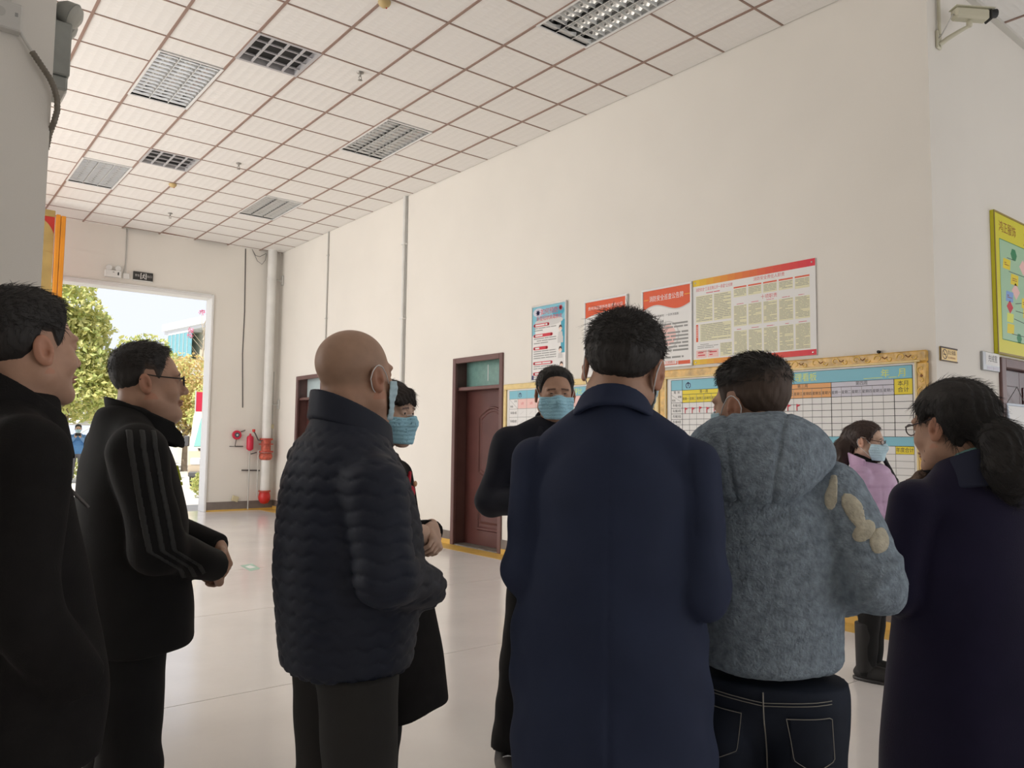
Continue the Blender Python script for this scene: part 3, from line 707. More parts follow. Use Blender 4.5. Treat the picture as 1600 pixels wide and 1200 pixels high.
p.txt('鸿正服饰', .28, 3.13, .10, 'maroon', bold=.03, maxw=.36).txt('JIT 生产流程', .64, 3.12, .12, 'maroon', align='LEFT', bold=.02)
for x0, x1, z0, z1 in ((.10, .78, 2.21, 3.03), (.82, 1.80, 2.21, 3.03)):
    for q in ((x0, z0, x1, z0), (x0, z1, x1, z1), (x0, z0, x0, z1), (x1, z0, x1, z1)): p.line(*q, .006, 'green')
hexa = lambda x, z, s_: [(x + s_ * math.cos(1.047 * q) * 1.25, z + s_ * math.sin(1.047 * q)) for q in range(6)]
dia = lambda x, z, s_: [(x + s_, z), (x, z + s_ * .8), (x - s_, z), (x, z - s_ * .8)]
par = lambda x, z, s_: [(x - s_, z - s_ * .5), (x + s_ * .8, z - s_ * .5), (x + s_, z + s_ * .5), (x - s_ * .8, z + s_ * .5)]
for f_, x, z, s_, c in ((hexa, .40, 2.94, .055, 'green'), (par, .24, 2.84, .085, 'yellow'), (dia, .60, 2.86, .085, 'pink'), (par, .40, 2.73, .09, 'yellow'), (dia, .42, 2.635, .09, 'pink'),
                      (par, .28, 2.575, .085, 'light_blue'), (par, .62, 2.555, .085, 'yellow'), (dia, .28, 2.49, .07, 'red'), (par, .64, 2.47, .08, 'yellow'), (par, .28, 2.40, .075, 'lemon'),
                      (par, .66, 2.385, .08, 'peach'), (par, .28, 2.31, .08, 'yellow'), (par, .66, 2.30, .08, 'yellow'), (par, .44, 2.265 - .03, .0, 'yellow'), (hexa, .44, 2.245 + .03, .0, 'green')):
    if s_: p.poly(f_(x, z, s_), c)
p.up()
for x, z in ((.24, 2.84), (.40, 2.73), (.62, 2.555), (.28, 2.575), (.66, 2.385), (.64, 2.47)): p.para(x - .05, x + .05, z + .012, z - .02, .016, 'maroon', .4)
for x0, z0, x1, z1 in ((.25, 2.895, .42, 2.895), (.28, 2.785, .62, 2.785), (.40, 2.53, .54, 2.55), (.40, 2.47, .58, 2.47), (.36, 2.40, .58, 2.385), (.30, 2.27, .68, 2.27)): p.line(x0, z0, x1, z1, .005, 'black')
p.k -= 1; p.poly(hexa(.46, 2.245, .045), 'green')
p.build('print', pal5, r)
r = thing('no_smoking_sign', 'small golden no smoking plate on the corner wall', 'sign', (2.878, YP, 0))
MB().bbox(0, .285, -.008, 0, 1.958, 2.062, .003).build('plate', mat('gold_plate', rgb(214, 180, 104), .3, metal=.3), r)
ef = MB()
for a, b_, c, d in ((0, .285, 2.052, 2.062), (0, .285, 1.958, 1.966), (0, .010, 1.966, 2.052)): ef.box(a, b_, -.012, -.008, c, d)
ef.build('dark_edge', mat('dark_brown_edge', rgb(60, 38, 20), .5), r)
p = Print(.008); p.ring(.075, 2.01, .029, .036, 'dark_brown', sx=1.2).line(.05, 2.035, .10, 1.985, .007, 'dark_brown').rect(.05, .095, 2.005, 2.012, 'dark_brown')
p.txt('禁止吸烟', .19, 2.024, .036, 'dark_brown', maxw=.13, bold=.02).txt('NO SMOKING', .19, 1.988, .02, 'maroon', maxw=.13); p.build('print', pal5, r)
r = thing('door_plate', 'white and grey door plate with three characters beside the red door', 'sign', (3.60, YP, 0))
MB().bbox(0, .325, -.022, 0, 1.938, 2.085, .004).build('plate', mat('plate_grey', rgb(168, 170, 172), .3, metal=.4), r)
p = Print(.022); p.rect(.05, .32, 1.982, 2.08, 'white').rect(.07, .19, 1.947, 1.972, 'lavender').rect(.20, .30, 1.947, 1.972, 'lavender'); p.up()
p.txt('充绒室', .185, 2.032, .06, 'black', bold=.02, maxw=.22); p.build('print', pal5, r)
# red door at the edge of the picture
d = thing('door_3', 'dark red wooden double door under the yellow flow chart sign', 'door', (3.98, YP, 0)); d['kind'] = 'structure'
fr = MB()
for x0, x1, z0, z1 in ((-.02, .07, 0, 2.065), (.93, 1.02, 0, 2.065), (.07, .93, 1.985, 2.065)): fr.bbox(x0, x1, -.025, .10, z0, z1, .006)
fr.build('frame', BROWNFR, d)
for k in range(2):
    l = MB().bbox(.072 + .43 * k, .498 + .43 * k, .03, .07, .008, 1.98, .003).build('leaf', REDDOOR, d)
    MB().bbox(.13 + .43 * k, .44 + .43 * k, .022, .03, 1.05, 1.85, .006).build('panel', REDDOOR, l)
    MB().bbox(.13 + .43 * k, .44 + .43 * k, .022, .03, .15, .95, .006).build('panel', REDDOOR, l)
    MB().tube([(.46 + .08 * k, .02, .85), (.46 + .08 * k, -.03, .88), (.46 + .08 * k, -.03, 1.22), (.46 + .08 * k, .02, 1.25)], .009, 8).build('door_handle', ALU, l)
# notice in a pale frame leaning before the red door
n_ = thing('framed_notice', 'tilted white-framed paper notice in front of the red door', 'sign', (4.02, YP - .05, 1.32), 0)
Mx = Matrix.Rotation(-.10, 4, 'X') @ Matrix.Rotation(.0, 4, 'Y')
f = MB()
for x0, x1, z0, z1 in ((0, .46, 0, .02), (0, .46, .36, .38), (0, .02, .02, .36), (.44, .46, .02, .36)): f.bbox(x0, x1, -.02, 0, z0, z1, .004, M=Mx)
f.build('frame', mat('pale_blue_frame', rgb(196, 206, 222), .35), n_)
f = MB().box(.02, .44, -.010, -.004, .02, .36, M=Mx); f.build('paper', PW, n_)
f = MB()
for q in range(5): f.box(.20, .40, -.0112, -.0102, .06 + .03 * q, .066 + .03 * q, M=Mx)
f.build('print', PG, n_)
MB().tube([Mx @ Vector((.02, -.005, .37)), (.23, .02, .52), Mx @ Vector((.44, -.005, .37))], .003, 5).build('string', DARKWIRE, n_)
# security camera
c = thing('security_camera', 'cream bullet security camera on a wall bracket at the top right corner', 'camera', (2.985, YP, 4.37))
CREAM = mat('cream_plastic', rgb(206, 202, 180), .45)
MB().bbox(-.03, .04, -.02, 0, -.075, .06, .006).build('wall_plate', CREAM, c)
MB().tube([(.0, -.015, -.05), (.03, -.06, -.01), (.065, -.13, .03), (.09, -.18, .055)], [.018, .018, .016, .013], 8).build('bracket_arm', CREAM, c)
jn = MB(); jn.lathe([(.014, -.02), (.020, -.014), (.020, .014), (.014, .03)], (.095, -.19, .07), (0, 0, 1), 12); jn.build('swivel', CREAM, c)
Mc = Matrix.Translation((.115, -.205, .138)) @ Matrix.Rotation(math.radians(-36), 4, 'Z') @ Matrix.Rotation(math.radians(2), 4, 'Y') @ Matrix.Scale(.86, 4)
hs = MB(); hs.bbox(-.17, .13, -.05, .05, -.045, .05, .018, M=Mc); hs.build('housing', CREAM, c)
MB().bbox(-.175, .17, -.058, .058, .05, .058, .003, M=Mc).build('sun_shield', CREAM, c)
MB().bbox(.13, .155, -.048, .048, -.045, .048, .010, M=Mc).build('front_face', BLACK, c)
ln = MB(); ln.lathe([(.032, 0), (.032, .05), (.024, .055)], Mc @ Vector((.15, 0, .025)), (Mc.to_3x3() @ Vector((1, 0, .15))), 14); ln.build('lens_hood', BLACK, c)
MB().tube([Mc @ Vector((-.17, 0, 0)), (-.06, -.13, .10), (-.07, -.10, .04), (-.04, -.05, -.0), (-.01, -.02, .0), (0, -.02, .03)], .004, 6).build('cable', GREYPIPE, c)
MB().tube([(.0, -.02, .03), (-.002, -.02, .545)], .013, 8).build('conduit', CREAM, c)

# ------------------------------------------------------------------ far wall fittings
e = thing('emergency_light', 'white twin-head emergency light above the big doorway', 'emergency light', (-.245, YF, 4.035))
MB().bbox(0, .255, -.075, 0, 0, .115, .008).build('housing', WHITE, e)
MB().box(.195, .218, -.0765, -.075, .035, .088).build('switch', BLACK, e); MB().box(.12, .145, -.0765, -.075, .075, .088).build('label', PG, e)
for sx in (.055, .195):
    l = MB(); l.lathe([(.018, .0), (.046, .03), (.050, .055), (.044, .058)], (sx, -.02, .165), (.12 if sx < .1 else .2, -1, -.25), 18); lo = l.build('lamp_head', WHITE, e)
    l = MB(); l.lathe([(.036, .0575), (.010, .050)], (sx, -.02, .165), (.12 if sx < .1 else .2, -1, -.25), 18); l.build('reflector', mat('grey_reflector', (.35, .34, .31), .4), lo)
    MB().tube([(sx, -.03, .115), (sx, -.025, .16)], .010, 8).build('neck', WHITE, e)
x_ = thing('exit_sign', 'black exit sign with a white running figure above the big doorway', 'sign', (.205, YF, 4.045))
MB().bbox(0, .32, -.03, 0, 0, .145, .004).build('panel', mat('exit_black', (.03, .028, .026), .35), x_)
p = Print(.03); p.rect(.115, .128, .02, .125, 'white').rect(.20, .213, .02, .125, 'white').rect(.115, .135, .115, .125, 'white').rect(.193, .213, .115, .125, 'white').disc(.172, .108, .010, .010, 'white', 12)
for q in ((.168, .095, .160, .06), (.160, .06, .140, .03), (.160, .06, .182, .045), (.182, .045, .186, .025), (.168, .092, .145, .075), (.168, .092, .19, .078)): p.line(*q, .010, 'white')
p.txt('安全', .065, .075, .045, 'pale_grey', maxw=.075).txt('出口', .262, .075, .045, 'pale_grey', maxw=.075); p.build('print', pal5, x_)
MB().bbox(0, .32, -.032, 0, -.018, .0, .003).build('lower_rail', WHITE, x_)
t = thing('junction_box', 'small white junction box between emergency light and exit sign', 'junction box', (.045, YF, 4.07))
MB().bbox(0, .10, -.045, 0, -.03, .06, .006).build('box', WHITE, t); MB().tube([(.01, -.008, .06), (.03, -.008, .25), (.025, -.008, .84)], .007, 6).build('cable', GREYPIPE, t)
MB().tube([(.045, -.008, .06), (.05, -.008, .84)], .006, 6).build('cable', PIPEWHITE, t)
# the fire water riser in the corner
t = thing('fire_riser', 'big white riser pipe with red valves in the far right corner', 'pipe', (2.60, YF - .16, 0))
MB().tube([(0, 0, .30), (0, 0, H)], .082, 18).build('pipe', PIPEWHITE, t)
for z in (4.36, 1.98): 
    l = MB(); l.lathe([(.089, -.014), (.089, .014)], (0, 0, z), (0, 0, 1), 18); l.build('clamp', PIPEWHITE, t)
    MB().tube([(.08, -.0, z), (.20, .0, z - .015), (.21, .0, z - .06)], .014, 6).build('bracket', GREYPIPE, t); MB().bbox(.195, .228, -.03, .03, z - .09, z + .09, .004).build('bracket_plate', GREYPIPE, t)
REDW = mat('worn_red_paint', rgb(188, 92, 72), .5, var=.4, vscale=22)
for nm, pr in (('valve_body', [(.085, .93), (.11, .95), (.125, 1.0), (.11, 1.05), (.09, 1.06)]), ('flange', [(.135, 1.07), (.135, 1.10)]), ('flange', [(.12, 1.30), (.12, 1.335)]), ('valve_neck', [(.088, 1.10), (.088, 1.30)]), ('flange', [(.13, 1.215), (.13, 1.235)])):
    l = MB(); l.lathe(pr, (0, 0, 0), (0, 0, 1), 18); l.build(nm, REDW if nm != 'flange' else mat('red_flange', rgb(176, 70, 54), .5, var=.3, vscale=18), t)
l = MB(); l.lathe([(.0, -.13), (.07, -.11), (.105, -.05), (.112, .0), (.10, .06), (.085, .1)], (0, -.0, .24), (0, 0, 1), 20); l.build('check_valve', RED, t)
l = MB(); l.lathe([(.11, 0), (.11, .03)], (0, 0, .335), (0, 0, 1), 18); l.build('flange', MATS['red_flange'], t)
MB().tube([(-.08, -.02, 1.29), (-.16, -.02, 1.30), (-.22, -.02, 1.42), (-.25, -.02, 1.46)], .012, 6).build('test_pipe', DARKWIRE, t)
l = MB(); l.lathe([(.028, 0), (.028, .05)], (-.25, -.02, 1.45), (0, 0, 1), 10); l.build('cap', RED, t)
MB().tube([(-.12, -.02, 1.10), (-.15, -.02, 1.10), (-.15, -.02, .25)], .010, 6).build('drain_pipe', GREYPIPE, t)
MB().tube([(.13, .06, 1.3), (.13, .06, 2.6)], .008, 6).build('cable', GREYPIPE, t); MB().bbox(.09, .15, .02, .07, 1.52, 1.60, .006).build('cable_box', mat('old_cream', rgb(206, 196, 160), .5), t)
t = thing('alarm_bell', 'round red alarm gong on the far wall beside the riser', 'alarm', (2.085, YF, 1.39))
l = MB(); l.lathe([(.02, 0), (.03, .03), (.085, .035), (.085, .06), (.075, .068)], (0, 0, 0), (0, -1, 0), 24); l.build('gong', mat('pink_red', rgb(208, 40, 70), .4), t)
l = MB(); l.lathe([(.045, .0685), (.045, .072)], (0, 0, 0), (0, -1, 0), 18); l.build('dial', mat('dial_grey', rgb(70, 90, 100), .4), t)
l = MB(); l.lathe([(.018, .0725), (.018, .08)], (0, 0, 0), (0, -1, 0), 12); l.build('hub', WHITE, t)
MB().tube([(0, -.03, -.07), (-.02, -.03, -.21), (-.12, -.03, -.21)], .008, 6).build('pipe', DARKWIRE, t); MB().tube([(-.02, -.03, -.21), (.13, -.03, -.21)], .012, 6).build('pipe', DARKWIRE, t)
MB().tube([(.08, -.03, .06), (.16, -.03, .09)], .010, 6).build('pipe', DARKWIRE, t)
t = thing('red_cylinder', 'small red pressure cylinder on a thin pipe beside the alarm gong', 'cylinder', (2.325, YF - .08, 0))
l = MB(); l.lathe([(.02, 1.10), (.06, 1.13), (.062, 1.16), (.062, 1.34), (.05, 1.37), (.02, 1.385), (.018, 1.42)], (0, 0, 0), (0, 0, 1), 18); l.build('body', mat('pink_red', rgb(208, 40, 70), .4), t)
MB().tube([(0, 0, .02), (0, 0, 1.10)], .012, 8).build('stand_pipe', GREYPIPE, t)
MB().tube([(-.12, .05, .74), (.22, .05, .73)], .014, 6).build('cross_pipe', DARKWIRE, t); MB().tube([(.02, .0, 1.04), (.13, 0, 1.07)], .011, 6).build('lever', DARKWIRE, t)
t = thing('wall_socket', 'loose old cream socket hanging over the grey skirting of the far wall', 'socket', (2.10, YF - .02, .22))
MB().bbox(-.06, .06, -.03, 0, -.05, .05, .006, M=Matrix.Rotation(.3, 4, 'Y')).build('box', MATS['old_cream'], t)
# loose wires under the ceiling near the riser
t = thing('loose_wires', 'two loose thin wires looping under the ceiling beside the riser', 'wire', (2.2, YF - .03, H))
MB().tube([(.05, 0, -.01), (.12, 0, -.12), (.20, 0, -.13), (.32, 0, -.05)], .005, 5).build('wire', DARKWIRE, t)
MB().tube([(.05, 0, -.01), (.16, 0, -.22), (.25, 0, -.27), (.31, 0, -.18), (.33, 0, -.05)], .004, 5).build('wire', DARKWIRE, t)

# golden carved panel behind the column
t = thing('decorative_panel', 'tall red and gold cloud-patterned panel with orange slats behind the column', 'panel', (-1.285, 7.5, 0))
OLIVE = mat('olive_gold', rgb(168, 142, 84), .45, var=.15, vscale=3); DRED = mat('deep_red', rgb(176, 44, 36), .45); LGOLD = mat('light_gold', rgb(206, 182, 92), .4)
MB().bbox(-.9, .145, 0, .06, 0, 4.75, .006).build('board', DRED, t)
def cloud(cx, cz, rr, m, k):
    xs = [-.895 + 1.035 * a / 40 for a in range(41) if abs(-.895 + 1.035 * a / 40 - cx) < rr * .8]
    up = [(x, cz + rr * 1.15 * math.sqrt(max(0, 1 - ((x - cx) / (rr * .8)) ** 2))) for x in xs]; dn = [(x, 2 * cz - z) for x, z in reversed(up)]
    MB().prism(up + dn, -.006 * k, -.006 * k + .006 - .0005).build('cloud', m, t)
for z in (4.75 - .55, 4.75 - 1.75, 4.75 - 2.95):
    cloud(-.12, z + .02, .36, OLIVE, 1); cloud(-.17, z + .05, .13, DRED, 2)
    if z < 4: cloud(.05, z + .72, .34, OLIVE, 4)
    cloud(.0, z - .62, .36, LGOLD, 3); cloud(.04, z - .62, .22, OLIVE, 5)
MB().bbox(-.9, .145, -.02, 0, 4.66, 4.76, .006).build('top_rail', OLIVE, t)
MB().bbox(.155, .215, -.06, .03, 0, 4.70, .006).build('slat', ORANGE, t); MB().bbox(.222, .285, -.06, .03, 0, 4.69, .006).build('slat', ORANGE, t)

# ------------------------------------------------------------------ column fittings
t = thing('junction_box', 'grey junction box on the column with a conduit above it', 'junction box', (-2.66, -1.9, 3.21))
GB = mat('box_paint', (.60, .585, .55), .5)
MB().bbox(-.10, .070, -.06, 0, -.05, .075, .006).build('box', GB, t)
l = MB(); l.lathe([(.022, .0), (.022, .002)], (-.015, -.06, .02), (0, -1, 0), 14); l.build('knockout', mat('box_paint_dark', (.50, .49, .46), .5), t)
MB().box(.042, .054, -.0612, -.06, .012, .03).build('label', PG, t)
MB().tube([(-.045, -.03, .07), (-.045, -.03, 1.6)], .014, 8).build('conduit', GB, t); MB().tube([(.01, -.03, .07), (.01, -.03, 1.6)], .02, 8).build('conduit', GB, t)
t = thing('flexible_conduit', 'ribbed grey flexible conduit curling round the column edge', 'conduit', (-2.45, -1.9, 2.93))
pts = [(-.16, -.03, .27), (-.12, -.03, .205), (-.09, -.035, .16), (-.055, -.04, .11), (-.02, -.045, .06), (.0, -.045, .02), (.016, -.04, -.03), (.020, -.03, -.08), (.012, -.015, -.13), (.0, .02, -.18), (-.004, .06, -.24)]
def dense(pts, n):
    P = np.array(pts); s_ = np.r_[0, np.cumsum(np.linalg.norm(np.diff(P, axis=0), axis=1))]; u = np.linspace(0, s_[-1], n)
    return [tuple(np.interp(u, s_, P[:, k]) for k in range(3))] if False else list(zip(*[np.interp(u, s_, P[:, k]) for k in range(3)]))
D = dense(pts, 120)
FLEX = mat('flex_steel', rgb(120, 114, 104), .45, metal=.4)
MB().tube(D[26:], [.0125 + .0022 * (k % 3 == 0) for k in range(len(D[26:]))], 10).build('sleeve', FLEX, t); MB().tube(D[:28], .0075, 8).build('wire', GB, t)
t = thing('floodlight', 'grey twin emergency floodlight fixed to the side of the column', 'light', (-2.452, -1.75, 3.175))
GREYP = mat('floodlight_grey', rgb(150, 152, 146), .45, var=.1, vscale=10)
MB().bbox(0, .075, -.11, .11, -.12, .14, .006).build('housing', GREYP, t)
MB().bbox(.0, .07, -.10, .10, -.19, -.12, .01).build('lower_housing', GREYP, t); MB().bbox(.05, .075, -.05, .10, -.185, -.125, .008).build('socket', WHITE, t)
for yy in (-.075, .085):
    l = MB(); ax = Vector((.8, -.35 if yy < 0 else .35, -.42))
    l.lathe([(.0, -.055), (.035, -.045), (.056, -.015), (.062, .02), (.065, .032)], (.055, yy, .20), ax, 22); h = l.build('lamp_head', GREYP, t)
    l = MB(); l.lathe([(.06, .033), (.052, .05), (.03, .062), (.0, .066)], (.055, yy, .20), ax, 22); l.build('lens', mat('ribbed_lens', (.62, .62, .56), .25, bump=.6, bscale=90, btype='wave'), h)
# ------------------------------------------------------------------ outside the doorway
CONC = mat('pale_concrete', (.50, .48, .45), .8, var=.08, vscale=2)
struct(MB().box(-30, 60, YF + .3, 120, -.1, -.012).build('ground_outside', CONC))
LEAF1 = mat('leaf_green', (.48, .54, .20), .5, var=.3, vscale=3); LEAF2 = mat('leaf_yellow', (.66, .64, .26), .5, var=.25, vscale=3)
LEAF3 = mat('leaf_orange', (.70, .54, .26), .55, var=.25, vscale=3); BARK = mat('bark', (.28, .22, .17), .85, var=.25, vscale=6)
for m in (LEAF1, LEAF2, LEAF3):
    nt = m.node_tree; b = nt.nodes['Principled BSDF']; out = nt.nodes['Material Output']
    tr = nt.nodes.new('ShaderNodeBsdfTranslucent'); tr.inputs[0].default_value = b.inputs['Base Color'].default_value
    mx = nt.nodes.new('ShaderNodeMixShader'); mx.inputs[0].default_value = .4
    nt.links.new(b.outputs[0], mx.inputs[1]); nt.links.new(tr.outputs[0], mx.inputs[2]); nt.links.new(mx.outputs[0], out.inputs[0])
def leaves(blobs, n, size, mats, seed):
    g = np.random.default_rng(seed); V = []; F = []; MI = []
    wts = np.array([b_[3] * b_[4] * b_[5] for b_ in blobs]) ** .67; wts /= wts.sum()
    for b_, wt in zip(blobs, wts):
        k = int(n * wt); d = g.normal(size=(k, 3)); d /= np.linalg.norm(d, axis=1)[:, None]
        r = 1 - .45 * g.random(k) ** 1.6; lump = 1 + .13 * np.sin(7 * d[:, 0] + seed) * np.sin(6 * d[:, 1] + 1) + .10 * np.sin(9 * d[:, 2] + seed)
        c = np.array(b_[:3]) + d * (r * lump)[:, None] * np.array(b_[3:6])
        u = g.normal(size=(k, 3)); u /= np.linalg.norm(u, axis=1)[:, None]
        v = np.cross(u, g.normal(size=(k, 3))); v /= np.linalg.norm(v, axis=1)[:, None]; nn = np.cross(u, v)
        L = size * (.6 + .8 * g.random(k))[:, None]; W2 = L * .28
        q = np.stack([c - u * L / 2, c + v * W2 + nn * W2 * .4, c + u * L / 2, c - v * W2 + nn * W2 * .4], 1)
        o = len(V) * 4 if False else sum(len(x) for x in V)
        V.append(q.reshape(-1, 3)); F.append(np.arange(k * 4).reshape(k, 4) + o); MI.append(g.choice(len(mats), k, p=None))
    return np.concatenate(V), np.concatenate(F), np.concatenate(MI)
def np_mesh(name, V, F, mats, mi=None, smooth=False, tint=None):
    me = bpy.data.meshes.new(name); V = np.asarray(V, np.float32); F = np.asarray(F, np.int32)
    me.vertices.add(len(V)); me.vertices.foreach_set('co', V.ravel()); k = F.shape[1]
    me.loops.add(F.size); me.loops.foreach_set('vertex_index', F.ravel())
    me.polygons.add(len(F)); me.polygons.foreach_set('loop_start', np.arange(0, F.size, k, dtype=np.int32))
    if not isinstance(mats, (list, tuple)): mats = [mats]
    for m in mats: me.materials.append(m)
    if mi is not None: me.polygons.foreach_set('material_index', np.asarray(mi, np.int32))
    me.update(calc_edges=True)
    me.polygons.foreach_set('use_smooth', np.full(len(F), smooth))
    if tint is not None:
        a = me.color_attributes.new('tint', 'FLOAT_COLOR', 'POINT')
        a.data.foreach_set('color', np.c_[np.asarray(tint, np.float32), np.ones(len(V), np.float32)].astype(np.float32).ravel())
    return me
def tree(name, label, base, blobs, n, size, mats, trunk_h, r, seed, group='trees outside the doorway', cat='tree', lean=(0, 0)):
    t = thing(name, label, cat, base, 0, group)
    V, F, MI = leaves(blobs, n, size, mats, seed)
    fo = bpy.data.objects.new('foliage', np_mesh('foliage', V, F, mats, MI)); COL.objects.link(fo); fo.parent = t; stuff(fo)
    b = MB(); top = (lean[0], lean[1], trunk_h); b.tube([(0, 0, -.05), (lean[0] * .3, lean[1] * .3, trunk_h * .5), top], [r * 1.25, r, r * .75], 10)
    for q, bl in enumerate(blobs[:6]): b.tube([top, tuple((Vector(top) + Vector(bl[:3])) / 2 + Vector((0, 0, -.1))), bl[:3]], [r * .6, r * .4, r * .15], 6)
    b.build('trunk', BARK, t)
    return t
tree('broadleaf_tree', 'large yellow-green broadleaf tree at the left of the doorway', (.95, 19.2, -.012),
     [(-.3, .2, 3.7, 1.5, 1.3, 1.25), (.35, -.2, 2.6, 1.15, 1.0, .8), (-.8, .1, 5.2, 1.6, 1.2, 1.3), (.3, .3, 4.55, .95, .9, .55), (-1.4, 0, 3.0, 1.2, 1, 1), (.95, .2, 3.25, .75, .8, .7)], 15000, .17, [LEAF1, LEAF2, LEAF2], 2.2, .12, 3)
tree('broadleaf_tree', 'round pale green tree in the middle of the doorway, behind the large one', (5.4, 29.5, -.012),
     [(0, 0, 4.0, 1.7, 1.3, 1.5), (-1.4, .2, 3.1, 1.2, 1.1, 1.2), (1.2, .2, 3.3, 1.2, 1, 1.3)], 9000, .18, [LEAF1, LEAF2], 2.0, .11, 5)
tree('autumn_tree', 'golden orange bushy tree below the building', (6.2, 26.0, -.012),
     [(0, 0, 3.2, 1.4, 1.2, 1.35), (.9, 0, 2.4, 1.3, 1.1, 1.2), (-.9, 0, 2.6, 1.0, 1.0, 1.1), (1.9, .3, 2.8, 1.2, 1, 1.1)], 11000, .15, [LEAF3, LEAF2, LEAF3], 1.5, .10, 7)
tree('hedge_tree', 'green and yellow hedge tree beside the right doorway edge', (6.6, 23.0, -.012),
     [(0, 0, 2.2, 1.1, 1.0, 1.3), (.9, .1, 1.9, 1.1, 1.0, 1.2), (.2, .2, 3.1, .7, .7, .8)], 7000, .15, [LEAF1, LEAF2], 1.2, .10, 9)
tree('shrub', 'small bright green shrub at the foot of the right doorway edge', (2.62, 12.1, -.012), [(0, 0, .30, .24, .22, .27), (.06, 0, .45, .16, .16, .14)], 1400, .06, [LEAF1, LEAF2], .18, .02, 11, 'shrubs outside the doorway', 'shrub')
tree('shrub', 'low green shrub behind the outdoor photographer', (1.95, 22.2, -.012), [(0, 0, .35, .9, .35, .4), (-.9, 0, .3, .7, .3, .35)], 2600, .09, [LEAF1, LEAF2], .2, .03, 13, 'shrubs outside the doorway', 'shrub')
# bare twigs with pink blossom
t = thing('blossom_tree', 'thin bare tree with pink blossoms in front of the building', 'tree', (7.85, 30.0, -.012))
b = MB(); rr = random.Random(4); tips = []
b.tube([(0, 0, 0), (.05, 0, 3.0), (.1, 0, 5.2), (.15, 0, 6.4)], [.06, .05, .035, .012], 6)
for q in range(9):
    z = 4.6 + .22 * q; e = (rr.uniform(-.75, .5), rr.uniform(-.3, .3), z + rr.uniform(.5, .9)); b.tube([(.08, 0, z), (e[0] * .5, e[1] * .5, z + .35), e], [.022, .016, .008], 5); tips.append(e)
b.build('trunk', mat('pale_bark', (.52, .44, .34), .8), t)
V, F, MI = leaves([(e[0], e[1], e[2], .13, .1, .13) for e in tips[3:]], 260, .08, [0], 21)
fo = bpy.data.objects.new('blossom', np_mesh('blossom', V, F, mat('pink_blossom', rgb(214, 120, 150), .6))); COL.objects.link(fo); fo.parent = t; stuff(fo)
# the building
t = thing('office_building', 'cream building with white roof edge and teal glass bay beyond the trees', 'building', (8.75, 39, 0), math.radians(-81.7))
CRW = mat('cream_render', (.66, .62, .50), .8, var=.05, vscale=1); FASC = mat('white_fascia', (.72, .73, .74), .6); TEALG = mat('teal_glass', rgb(110, 168, 178), .12, spec=.8); MUL = mat('mullion', (.55, .58, .58), .5)
MB().box(.0, 14, .6, 12, 0, 6.95).build('wall', CRW, t)
r = MB(); r.box(-.5, 14.5, .05, 12.5, 6.95, 7.12); r.box(-.6, 14.6, -.05, 12.6, 7.12, 7.5); r.build('roof', FASC, t)
bay = MB().box(.0, 2.9, .05, .6, 4.6, 5.35).box(0, 2.9, .05, .6, 6.85, 6.95).build('bay', FASC, t)
for k in range(6): MB().box(.02 + .478 * k, .47 + .478 * k, .06, .09, 5.35, 6.85).build('pane', TEALG, bay); MB().box(.0 + .478 * k - .012, .0 + .478 * k + .02, .03, .09, 5.35, 6.85).build('mullion', MUL, bay)
MB().box(-.02, .02, .08, .6, 5.35, 6.85).build('pane', TEALG, bay)
for k, x in enumerate((3.7, 5.6, 7.6, 9.6, 11.6)):
    for z in (5.2, 2.2):
        w_ = MB(); 
        for a, b_, c, d in ((x, x + 1.1, z + 1.45, z + 1.5), (x, x + 1.1, z, z + .05), (x, x + .05, z, z + 1.5), (x + 1.05, x + 1.1, z, z + 1.5), (x + .52, x + .58, z, z + 1.5)): w_.box(a, b_, .52, .62, c, d)
        wo = w_.build('window', MUL, t); MB().box(x + .05, x + 1.05, .57, .59, z + .05, z + 1.45).build('pane', TEALG, wo)
MB().box(-.02, 14, .5, .6, 4.3, 4.5).build('string_course', FASC, t)
# white arched carport canopies
CANV = mat('canopy_membrane', (.70, .68, .64), .7); STEELW = mat('canopy_post', (.62, .62, .60), .4)
def canopy(x, y, w_, dpt, zl, zh, label):
    t = thing('carport_canopy', label, 'canopy', (x, y, -.012), 0, 'white carport canopies outside'); b = MB(); n = 14
    for a in range(n):
        u0, u1 = a / n, (a + 1) / n; f_ = lambda u: (w_ * (u - .5), zl + (zh - zl) * math.sin(math.pi * u))
        (xa, za), (xb, zb) = f_(u0), f_(u1)
        b.add([(xa, 0, za), (xb, 0, zb), (xb, dpt, zb), (xa, dpt, za), (xa, 0, za - .03), (xb, 0, zb - .03), (xb, dpt, zb - .03), (xa, dpt, za - .03)], [(0, 1, 2, 3), (7, 6, 5, 4), (0, 4, 5, 1), (3, 2, 6, 7)], 0, True)
    b.build('membrane', CANV, t)
    b = MB(); b.prism([(-w_ / 2, zl - .05), (w_ / 2, zl - .05), (w_ / 2, zl + .22)] + [(w_ * (.5 - q / 12), zl + .22 + (zh - zl) * math.sin(math.pi * q / 12)) for q in range(1, 12)] + [(-w_ / 2, zl + .22)] + [(-w_ * (.5 - q / 12), zl - .02 + (zh - zl - .35) * math.sin(math.pi * q / 12)) for q in range(12)][:0], dpt - .04, dpt)
    b.build('end_panel', CANV, t)
    for sx in (-1, 1):
        MB().tube([(sx * w_ * .47, .1, 0), (sx * w_ * .47, .1, zl + .1)], .05, 8).build('post', STEELW, t)
        MB().tube([(sx * w_ * .47, .1, zl - .5), (sx * w_ * .2, .1, zl + .25)], .03, 6).build('brace', STEELW, t)
    MB().tube([(-w_ / 2, .1, zl), (w_ / 2, .1, zl)], .04, 6).build('tie_beam', STEELW, t)
    return t
